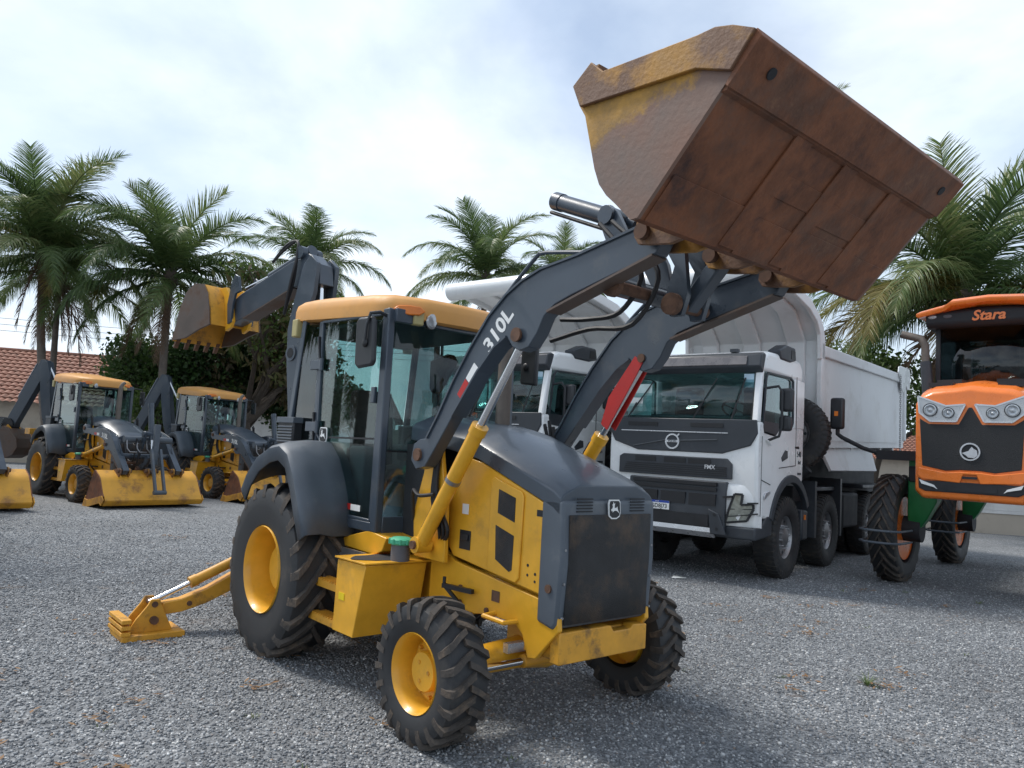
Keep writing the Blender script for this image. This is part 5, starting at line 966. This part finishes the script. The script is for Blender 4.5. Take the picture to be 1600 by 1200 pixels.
def leaf_cloud(name, mt, parent, centres, n, size, seed, squash=1.0, hang=False):
    """many leaf-sized quads scattered in lumps round the branch ends"""
    rg = np.random.default_rng(seed); C = np.array([c[:3] for c in centres]); Rr = np.array([c[3] for c in centres])
    pk = rg.choice(len(C), n, p=(Rr ** 2) / (Rr ** 2).sum()); d = rg.normal(size=(n, 3)); d /= np.linalg.norm(d, axis=1)[:, None]
    rad = rg.random(n) ** (1 / 2.2); pos = C[pk] + d * (Rr[pk] * rad)[:, None] * np.array([1, 1, squash])
    a = rg.normal(size=(n, 3)); a[:, 2] -= (1.2 if hang else .35); a /= np.linalg.norm(a, axis=1)[:, None]; b = np.cross(a, rg.normal(size=(n, 3))); b /= np.linalg.norm(b, axis=1)[:, None]
    s = size * rg.uniform(.6, 1.3, n)[:, None]; w = s * (.16 if hang else .34)
    v = np.stack([pos, pos + a * s * .5 + b * w, pos + a * s, pos + a * s * .5 - b * w], 1).reshape(-1, 3)
    me = bpy.data.meshes.new(name); me.vertices.add(4 * n); me.vertices.foreach_set('co', v.ravel().astype(np.float32)); me.loops.add(4 * n); me.loops.foreach_set('vertex_index', np.arange(4 * n, dtype=np.int32)); me.polygons.add(n)
    me.polygons.foreach_set('loop_start', np.arange(0, 4 * n, 4, dtype=np.int32)); me.polygons.foreach_set('loop_total', np.full(n, 4, dtype=np.int32)); me.update(calc_edges=True); me.validate()
    me.materials.append(mt); o = bpy.data.objects.new(name, me); COL.objects.link(o); o.parent = parent; return o
def tree(name, label, x, y, H, spread, seed, nleaf, lsize, mt, trunk_r=.18, bare=0, group=None, low=.25, cat='tree', clump=.75, squash=.8, pods=0):
    rnd = random.Random(seed); root = empty(name, (x, y, 0)); tag(root, label, cat, group)
    k = MB(); ends = []
    def grow(p, d, L, r, depth):
        pts = [p]; q = p
        for i in range(4):
            d = (d + Vector((rnd.uniform(-.22, .22), rnd.uniform(-.22, .22), rnd.uniform(-.05, .16)))).normalized(); q = q + d * L / 4; pts.append(q)
        k.tube(pts, [r * (1 - .11 * i) for i in range(5)], 7 if depth < 2 else 5)
        if depth >= 4 or L < .35: ends.append(q); return
        if depth >= 2: ends.append(pts[2])
        for _ in range(rnd.choice((2, 3, 3)) if depth else 4):
            a = rnd.random() * 6.28; tilt = rnd.uniform(.35, 1.0) * (1.0 if depth else 1.05); side = Vector((math.cos(a), math.sin(a), 0)); nd = (d * math.cos(tilt) + side * math.sin(tilt) * spread).normalized(); grow(q, nd, L * rnd.uniform(.58, .82), r * .62, depth + 1)
    grow(Vector((0, 0, 0)), Vector((rnd.uniform(-.1, .1), rnd.uniform(-.1, .1), 1)), H * low, trunk_r, 0); k.build('trunk', M_BARK, root)
    if nleaf: leaf_cloud('crown', mt, root, [(e.x, e.y, e.z, clump * rnd.uniform(.6, 1.2)) for e in ends if rnd.random() > bare], nleaf, lsize, seed, squash)
    if pods: leaf_cloud('seed_pods', M_LEAFP, root, [(e.x, e.y, e.z - .3, .5) for e in ends], pods, .34, seed + 1, 1.2, True)
    return root

# ------------------------------------------------------------------ houses and walls
M_TILE = mat('clay_roof_tile', (.29, .125, .080), .8, var=.3, vscale=3, dirt=(.13, .075, .055), dirt_amt=.8, dscale=3, thr=.47)
M_WALLB = mat('beige_plaster', (.44, .38, .31), .85, var=.08, vscale=1.2, dirt=(.25, .21, .17), dirt_amt=.5, dscale=1.1, thr=.52)
M_WALLW = mat('white_plaster', (.62, .61, .59), .85, var=.06, vscale=1.5, dirt=(.36, .34, .31), dirt_amt=.5, dscale=1.2, thr=.52)
def tile_slope(name, a, b, c, d, parent, rows=14, cols=46):
    """clay tile slope between eave a-b and ridge d-c: barrel rows with stepped courses"""
    a, b, c, d = map(Vector, (a, b, c, d)); nrm = (b - a).cross(d - a).normalized(); nrm = nrm if nrm.z > 0 else -nrm; g = []
    for r in range(rows):
        for e in (0, .98):
            t = (r + e) / rows; line = []
            for q in range(cols * 4 + 1):
                s = q / (cols * 4); p = a.lerp(b, s).lerp(d.lerp(c, s), t); hgt = .055 * abs(math.sin(math.pi * q / 4)) + (.05 * (1 - e)); line.append(p + nrm * (hgt + .02))
            g.append(line)
    o = MB().sheet(g).build(name, M_TILE, parent, ang=60); return o
def house(label, x, y, rz, W, D, H, RH, wallm, seed=0, windows=()):
    root = empty('house', (x, y, 0), rz); tag(root, label, 'house')
    k = MB(); k.box(-W / 2, W / 2, 0, D, 0, H); w_ = k.build('wall', wallm, root)
    k = MB(); k.prism([(0, H), (D, H), (D / 2, H + RH - .1)], -W / 2, -W / 2 + .15, 'x'); k.prism([(0, H), (D, H), (D / 2, H + RH - .1)], W / 2 - .15, W / 2, 'x'); k.build('gable', wallm, root)
    o = .45
    sl = RH / (D / 2)
    n_ = max(18, int(W / .24))
    tile_slope('roof', (-W / 2 - o, -o, H - o * sl), (W / 2 + o, -o, H - o * sl), (W / 2 + o, D / 2, H + RH), (-W / 2 - o, D / 2, H + RH), root, 14, n_)
    tile_slope('roof', (-W / 2 - o, D + o, H - o * sl), (W / 2 + o, D + o, H - o * sl), (W / 2 + o, D / 2, H + RH), (-W / 2 - o, D / 2, H + RH), root, 14, n_)
    MB().tube([(-W / 2 - o, D / 2, H + RH + .05), (W / 2 + o, D / 2, H + RH + .05)], .11, 8).build('ridge', M_TILE, root)
    for (wx, wz, ww, wh) in windows:
        f = MB().box(wx - ww / 2, wx + ww / 2, -.03, .0, wz - wh / 2, wz + wh / 2).build('window', M_INT, root); MB().box(wx - ww / 2 + .06, wx + ww / 2 - .06, -.036, -.031, wz - wh / 2 + .06, wz + wh / 2 - .06).build('pane', M_GLASSD, f)
    return root

# ------------------------------------------------------------------ ground
def gravel_mat():
    m = bpy.data.materials.new('gravel_ground'); m.use_nodes = True; t = m.node_tree; b = t.nodes['Principled BSDF']
    tcn = N(t, 'ShaderNodeTexCoord'); ob = tcn.outputs['Object']
    def vor(sc): v = N(t, 'ShaderNodeTexVoronoi', i_Scale=sc); t.links.new(ob, v.inputs['Vector']); return v
    v1 = vor(58); v2 = vor(31)
    bw = N(t, 'ShaderNodeSeparateColor'); t.links.new(v1.outputs['Color'], bw.inputs[0])
    bw2 = N(t, 'ShaderNodeSeparateColor'); t.links.new(v2.outputs['Color'], bw2.inputs[0])
    mixc = N(t, 'ShaderNodeMath', operation='MULTIPLY_ADD'); t.links.new(bw.outputs[0], mixc.inputs[0]); mixc.inputs[1].default_value = .6
    h2 = N(t, 'ShaderNodeMath', operation='MULTIPLY'); t.links.new(bw2.outputs[1], h2.inputs[0]); h2.inputs[1].default_value = .4; t.links.new(h2.outputs[0], mixc.inputs[2])
    r = N(t, 'ShaderNodeValToRGB'); e = r.color_ramp.elements; e[0].position = .05; e[0].color = (.085, .090, .097, 1); e[1].position = .97; e[1].color = (.56, .57, .57, 1)
    for p_, c_ in ((.35, (.13, .138, .147)), (.65, (.20, .21, .22)), (.86, (.29, .30, .31))): k = e.new(p_); k.color = (*c_, 1)
    t.links.new(mixc.outputs[0], r.inputs[0])
    # broad tone patches (dust, damp) and brown litter specks
    nz = N(t, 'ShaderNodeTexNoise', i_Scale=.55, i_Detail=7, i_Roughness=.6); t.links.new(ob, nz.inputs['Vector'])
    mr = N(t, 'ShaderNodeMapRange'); mr.inputs['From Min'].default_value = .3; mr.inputs['From Max'].default_value = .7; mr.inputs['To Min'].default_value = .86; mr.inputs['To Max'].default_value = 1.16; t.links.new(nz.outputs['Fac'], mr.inputs['Value'])
    ml = N(t, 'ShaderNodeVectorMath', operation='SCALE'); t.links.new(r.outputs[0], ml.inputs[0]); t.links.new(mr.outputs[0], ml.inputs['Scale'])
    nl = N(t, 'ShaderNodeTexNoise', i_Scale=2.4, i_Detail=8, i_Roughness=.72); t.links.new(ob, nl.inputs['Vector'])
    rl = N(t, 'ShaderNodeMapRange'); rl.inputs['From Min'].default_value = .60; rl.inputs['From Max'].default_value = .72; rl.inputs['To Max'].default_value = .6; t.links.new(nl.outputs['Fac'], rl.inputs['Value'])
    mm = N(t, 'ShaderNodeMix', data_type='RGBA'); t.links.new(rl.outputs[0], mm.inputs[0]); t.links.new(ml.outputs[0], mm.inputs[6]); mm.inputs[7].default_value = (.20, .12, .065, 1)
    t.links.new(mm.outputs[2], b.inputs['Base Color']); b.inputs['Roughness'].default_value = .85
    ds = N(t, 'ShaderNodeMath', operation='MULTIPLY_ADD'); t.links.new(v1.outputs['Distance'], ds.inputs[0]); ds.inputs[1].default_value = -1.0; ds.inputs[2].default_value = 1.0
    bm_ = N(t, 'ShaderNodeBump', i_Strength=.8, i_Distance=.014); t.links.new(ds.outputs[0], bm_.inputs['Height']); t.links.new(bm_.outputs[0], b.inputs['Normal'])
    return m
gm = gravel_mat()
gd = MB().add([(-400, -60, 0), (400, -60, 0), (400, 700, 0), (-400, 700, 0)], [(0, 1, 2, 3)]).build('ground', gm, None, smooth=False); tag(gd, kind='structure')
def stone_mat():
    m = bpy.data.materials.new('loose_gravel_stone'); m.use_nodes = True; t = m.node_tree; b = t.nodes['Principled BSDF']
    gi = N(t, 'ShaderNodeNewGeometry'); r = N(t, 'ShaderNodeValToRGB'); e = r.color_ramp.elements; e[0].position = 0; e[0].color = (.135, .142, .152, 1); e[1].position = 1; e[1].color = (.62, .63, .63, 1)
    for p_, c_ in ((.30, (.155, .165, .177)), (.62, (.245, .256, .268)), (.86, (.36, .37, .38)), (.955, (.54, .545, .54)), (.965, (.22, .15, .10)), (.975, (.45, .45, .45))): k = e.new(p_); k.color = (*c_, 1)
    t.links.new(gi.outputs['Random Per Island'], r.inputs[0])
    tcn = N(t, 'ShaderNodeTexCoord'); nz = N(t, 'ShaderNodeTexNoise', i_Scale=.55, i_Detail=7, i_Roughness=.6); t.links.new(tcn.outputs['Object'], nz.inputs['Vector'])
    mr = N(t, 'ShaderNodeMapRange'); mr.inputs['From Min'].default_value = .3; mr.inputs['From Max'].default_value = .7; mr.inputs['To Min'].default_value = .86; mr.inputs['To Max'].default_value = 1.16; t.links.new(nz.outputs['Fac'], mr.inputs['Value'])
    ml = N(t, 'ShaderNodeVectorMath', operation='SCALE'); t.links.new(r.outputs[0], ml.inputs[0]); t.links.new(mr.outputs[0], ml.inputs['Scale']); nl = N(t, 'ShaderNodeTexNoise', i_Scale=2.4, i_Detail=8, i_Roughness=.72); t.links.new(tcn.outputs['Object'], nl.inputs['Vector'])
    rl = N(t, 'ShaderNodeMapRange'); rl.inputs['From Min'].default_value = .60; rl.inputs['From Max'].default_value = .72; rl.inputs['To Max'].default_value = .5; t.links.new(nl.outputs['Fac'], rl.inputs['Value'])
    mm = N(t, 'ShaderNodeMix', data_type='RGBA'); t.links.new(rl.outputs[0], mm.inputs[0]); t.links.new(ml.outputs[0], mm.inputs[6]); mm.inputs[7].default_value = (.24, .15, .085, 1)
    t.links.new(mm.outputs[2], b.inputs['Base Color']); b.inputs['Roughness'].default_value = .8
    return m
def gravel(n, seed=3):
    rg = np.random.default_rng(seed); y = 2.3 + 14.5 * rg.random(n * 2) ** 1.3; x = (rg.random(n * 2) * 2 - 1) * (.78 * y + .7); keep = rg.random(n * 2) < np.clip((.78 * y + .7) / 9.0 * 1.15, 0, 1) * np.clip((16.8 - y) / 8.0, 0, 1); x, y = x[keep][:n], y[keep][:n]; n = len(x)
    base = np.array([(-1, -1, -1), (1, -1, -1), (1, 1, -1), (-1, 1, -1), (-1, -1, 1), (1, -1, 1), (1, 1, 1), (-1, 1, 1)], float) * np.array([.8, .8, .62])
    v = base[None] * (1 + rg.uniform(-.38, .30, (n, 8, 3))); s = rg.uniform(.004, .0088, n) * np.where(rg.random(n) < .06, 1.6, 1); a = rg.random(n) * 6.28; tl = rg.uniform(-.6, .6, n)
    ct, st = np.cos(tl)[:, None], np.sin(tl)[:, None]; vx = v[..., 0] * ct - v[..., 2] * st; vz = v[..., 0] * st + v[..., 2] * ct; ca, sa = np.cos(a)[:, None], np.sin(a)[:, None]
    X = vx * ca - v[..., 1] * sa; Y = vx * sa + v[..., 1] * ca
    P = np.stack([X * s[:, None] + x[:, None], Y * s[:, None] + y[:, None], vz * s[:, None] + (s * .35)[:, None]], -1).reshape(-1, 3)
    q = np.array([(0, 3, 2, 1), (4, 5, 6, 7), (0, 1, 5, 4), (1, 2, 6, 5), (2, 3, 7, 6), (3, 0, 4, 7)]); F = (np.arange(n)[:, None, None] * 8 + q[None]).reshape(-1)
    me = bpy.data.meshes.new('gravel'); me.vertices.add(8 * n); me.vertices.foreach_set('co', P.ravel().astype(np.float32)); me.loops.add(24 * n); me.loops.foreach_set('vertex_index', F.astype(np.int32)); me.polygons.add(6 * n)
    me.polygons.foreach_set('loop_start', np.arange(0, 24 * n, 4, dtype=np.int32)); me.polygons.foreach_set('loop_total', np.full(6 * n, 4, dtype=np.int32)); me.update(calc_edges=True)
    me.materials.append(stone_mat()); o = bpy.data.objects.new('gravel', me); COL.objects.link(o); return tag(o, 'loose grey crushed stone lying over the yard', 'gravel', None, 'stuff')
# ================================================================== the place
HOE = (-1.144, 6.972, -.8587)
make_hoe('yellow and slate backhoe loader in the foreground with its rusty bucket raised high', *HOE)
PARK = (-10.92, 19.60, -.6866)
p1 = make_hoe('parked backhoe loader on the left with its whole yellow bucket tipped onto the gravel', *PARK, raised=False, folded=True)
p2 = copy_tree(p1); p2.location = (PARK[0] + 1.9, PARK[1] + 3.0, 0); p2['label'] = 'parked backhoe loader half hidden behind the rear fender of the front machine'
p3 = copy_tree(p1); p3.location = (-13.12, 16.79, 0); p3['label'] = 'backhoe loader cut off by the left edge with only its yellow bucket end showing'
TRK = (3.4919, 12.6648, -2.24955)
t1 = make_truck('white four axle tipper truck facing the camera behind the raised bucket', *TRK)
ca, sa = math.cos(TRK[2]), math.sin(TRK[2]); ox, oy = .85, -3.22
t2 = copy_tree(t1); t2.location = (TRK[0] + ca * ox - sa * oy, TRK[1] + sa * ox + ca * oy, 0); t2['label'] = 'white tipper truck seen between the loader arms, mostly hidden by the front machine'
make_sprayer(7.3, 11.5, R(-132))

# palms
palm('tall coconut palm at the far left with a bushy crown and hanging dead fronds', -15.7, 24.6, 7.2, 11, 1.0, (1.0, 0), 6, 1, 0, 1.15)
palm('second slim palm trunk leaning beside the far left palm', -15.75, 25.7, 6.6, 12, .8, (.3, 0), 4, 1, 0, .6)
palm('coconut palm with a brown hanging frond above the parked backhoes', -11.75, 25.2, 6.75, 13, 1.0, (.2, 0), 3, 1, 0, 1.0, [(7, -1.5), (9, -1.3), (9, -1.8)])
palm('coconut palm rising behind the backhoe boom', -8.85, 31.5, 8.6, 14, .82, (.5, 0), 2, 0, 0, .9)
palm('coconut palm standing over the canopy of the second truck', -1.4, 33.0, 9.1, 15, .95, (-.4, 0), 1, 0, 3, .9)
palm('small far palm just right of the palm over the second truck', 2.4, 41, 10.8, 16, 1.0, (0, 0), 0, 1, 0, .7)
palm('big coconut palm with green nuts and yellowing fronds behind the orange sprayer', 14.4, 24.0, 7.2, 17, 1.4, (.6, 0), 4, 7, 14, 1.05)
palm('tall palm hidden behind the raised bucket with one frond tip showing', 11.2, 29.5, 14.8, 18, .72, (.3, 0), 1, 0, 0, .6)

# palms beyond the left edge of the frame: they show as reflections in the cab glass
palm('palm standing outside the left edge, mirrored in the cab door glass', -12.5, 10.0, 4.9, 31, 1.05, (.4, 0), 2, 1, 0, .9)
palm('palm further left outside the frame, mirrored in the cab door glass', -17.5, 12.6, 6.4, 32, 1.05, (.2, 0), 2, 1, 0, .9)
# broadleaf trees and shrubs behind the parked machines
tree('leafy_tree', 'dense dark tree behind the left parked backhoe', -13.6, 28.0, 8.4, 1.0, 21, 16000, .17, M_LEAF, .2, 0, 'trees behind the parked backhoes', .22, clump=.9)
tree('leafy_tree', 'dense dark tree between the two parked backhoes', -9.8, 29.0, 9.6, 1.0, 22, 20000, .17, M_LEAF, .22, 0, 'trees behind the parked backhoes', .22, clump=1.0)
tree('leafy_tree', 'lighter green leafy shrub low behind the parked backhoes', -11.6, 26.6, 5.4, 1.1, 23, 13000, .14, M_LEAFL, .12, 0, 'trees behind the parked backhoes', .2, clump=.75)
tree('podded_tree', 'gnarled open tree with hanging dry pods behind the backhoe bucket', -9.0, 26.0, 9.0, 1.05, 24, 5000, .15, M_LEAFL, .24, .45, None, .25, clump=.55, pods=2600)
tree('podded_tree', 'thin twiggy tree top behind the first palm and the podded tree', -10.2, 27.4, 10, .9, 27, 3500, .14, M_LEAFL, .2, .5, None, .28, clump=.5, pods=1600)
tree('leafy_tree', 'green tree behind the tailgate of the front truck', 14.5, 30.5, 9.5, 1.0, 25, 15000, .18, M_LEAFL, .2, 0, None, .25, clump=1.0)
tree('leafy_tree', 'pale thin leaved tree far behind the truck body', 13.2, 36.0, 9.5, 1.0, 26, 9000, .18, M_LEAFL, .2, .2, None, .3, clump=.8)
tree('leafy_tree', 'dark tree standing behind the orange sprayer cab', 19.5, 29.0, 10.0, 1.0, 28, 15000, .18, M_LEAF, .22, 0, None, .25, clump=1.0)

tree('leafy_tree', 'dense dark tree filling the gap beside the boom of the front machine', -7.4, 31.0, 6.6, 1.0, 29, 15000, .18, M_LEAF, .2, 0, 'trees behind the parked backhoes', .22, clump=1.0)
# houses and walls
house('beige house with clay tile roof behind the left parked backhoe', -23.4, 31.8, R(14), 11.0, 8.0, 2.75, 2.3, M_WALLB, 1, [(1.6, 1.55, .9, .7)])
house('white house with a clay tile roof beside the podded tree', -10.6, 37.5, R(-6), 7.0, 6.0, 2.85, 1.3, M_WALLW, 2)
house('low house with tile roof far behind the truck tailgate', 24.5, 44, R(0), 9.0, 6.0, 2.5, 1.4, M_WALLB, 3)
def yard_wall(label, a, b, h, m, cap=None, th=.18):
    a = Vector(a); b = Vector(b); d = b - a; L = d.length; o = empty('yard_wall', (a.x, a.y, 0), math.atan2(d.y, d.x)); tag(o, label, 'wall', 'walls round the yard')
    MB().box(0, L, -th / 2, th / 2, 0, h).build('wall', m, o); MB().box(-.02, L + .02, -th / 2 - .04, th / 2 + .04, h + .002, h + .10).build('coping', cap or m, o)
    return o
yard_wall('long beige boundary wall behind the parked backhoes', (-34, 33.5), (-4, 40), 2.3, M_WALLB)
yard_wall('white boundary wall behind the trucks', (-3.6, 40.1), (16, 42), 2.4, M_WALLW)
rw = yard_wall('low beige wall with white top course at the right behind the sprayer', (9.5, 24.2), (30, 21.0), .62, M_WALLB, M_WALLW); 
k = MB().box(0, 20.7, -.11, .11, .724, .93).build('white_course', M_WALLW, rw)
# power lines
for q in range(3):
    k = MB(); k.tube([(-46 + t * 6, 36 + t * .9, 6.3 + q * .32 + .028 * (t - 5) ** 2) for t in range(11)], .012, 5); o = k.build('power_line', M_HOSE, None); tag(o, ['lowest', 'middle', 'topmost'][q] + ' of three power lines crossing behind the left palms', 'cable', 'power lines')

# litter, weeds, gravel
sc_ = MB().add([(-.11, -.05, .012), (.10, -.06, .02), (.13, .05, .015), (-.06, .06, .03)], [(0, 1, 2, 3)]).build('paper_scrap', M_PAPER, None, solid=.002); sc_.location = (2.61, 11.33, .0); tag(sc_, 'torn white paper scrap lying in front of the truck bumper', 'litter')
M_GRASS = leaf_mat('weed_blades', [(.06, .11, .03), (.12, .17, .05), (.22, .19, .08)], .3)
def tuft(k, x, y, n, h, rnd):
    for _ in range(n):
        a = rnd.random() * 6.28; ln = h * rnd.uniform(.4, 1); r0 = rnd.random() * .05; p = Vector((x + r0 * math.cos(a), y + r0 * math.sin(a), 0)); d = Vector((math.cos(a) * .5, math.sin(a) * .5, 1)); w = Vector((-math.sin(a), math.cos(a), 0)) * .004; rows = []
        for j in range(4): rows.append((p - w * (1 - j / 3.3), p + w * (1 - j / 3.3))); d = (d + Vector((math.cos(a) * .35, math.sin(a) * .35, -.15))).normalized(); p = p + d * ln / 3
        k.add([q for r_ in rows for q in r_], [(2 * j, 2 * j + 1, 2 * j + 3, 2 * j + 2) for j in range(3)])
rnd = random.Random(9); k = MB(); tuft(k, 3.06, 6.39, 46, .17, rnd); tuft(k, 3.10, 6.33, 20, .10, rnd); o = k.build('weed_tuft', M_GRASS, None, smooth=False); tag(o, 'largest weed tuft growing in the gravel at the lower right', 'weed')
k = MB()
for x_, y_, n_, h_ in ((2.35, 6.45, 12, .06), (1.55, 6.5, 14, .07), (3.6, 5.2, 12, .06), (-1.5, 4.9, 12, .05), (-2.3, 4.6, 10, .05), (.1, 4.45, 10, .06), (-1.0, 4.2, 8, .05), (4.6, 7.6, 12, .06), (4.1, 8.6, 10, .06), (2.9, 8.4, 10, .05), (-.9, 8.0, 10, .05), (1.9, 4.1, 8, .05), (6.6, 10.6, 24, .08), (5.9, 11.2, 20, .08), (4.9, 11.0, 16, .07)): tuft(k, x_, y_, n_, h_, rnd)
tag(k.build('weeds', M_GRASS, None, smooth=False), 'small green weeds sprouting here and there in the gravel', 'weeds', None, 'stuff')
k = MB(); M_LIT = leaf_mat('dry_leaf_litter', [(.16, .085, .04), (.26, .15, .07), (.20, .12, .07)], .1, .8)
spots = [(rnd.uniform(-4, 6), rnd.uniform(3.2, 11.5)) for _ in range(60)] + [(3.15, 6.30), (3.2, 6.35), (-5.2, 12.5), (-5.5, 12.7)]
for x_, y_ in spots:
    for _ in range(rnd.randint(6, 26)):
        a = rnd.random() * 6.28; r0 = abs(rnd.gauss(0, .09)); p = Vector((x_ + r0 * math.cos(a) * 1.6, y_ + r0 * math.sin(a), .018 + rnd.random() * .012)); b = rnd.random() * 6.28; l_ = rnd.uniform(.014, .042); d = Vector((math.cos(b), math.sin(b), rnd.uniform(-.2, .3))) * l_; w = Vector((-math.sin(b), math.cos(b), rnd.uniform(-.3, .3))) * l_ * .3
        k.add([p - d, p + w, p + d, p - w], [(0, 1, 2, 3)])
tag(k.build('leaf_litter', M_LIT, None, smooth=False), 'scattered brown dry leaf bits on the gravel', 'leaf litter', None, 'stuff')
gravel(200000)
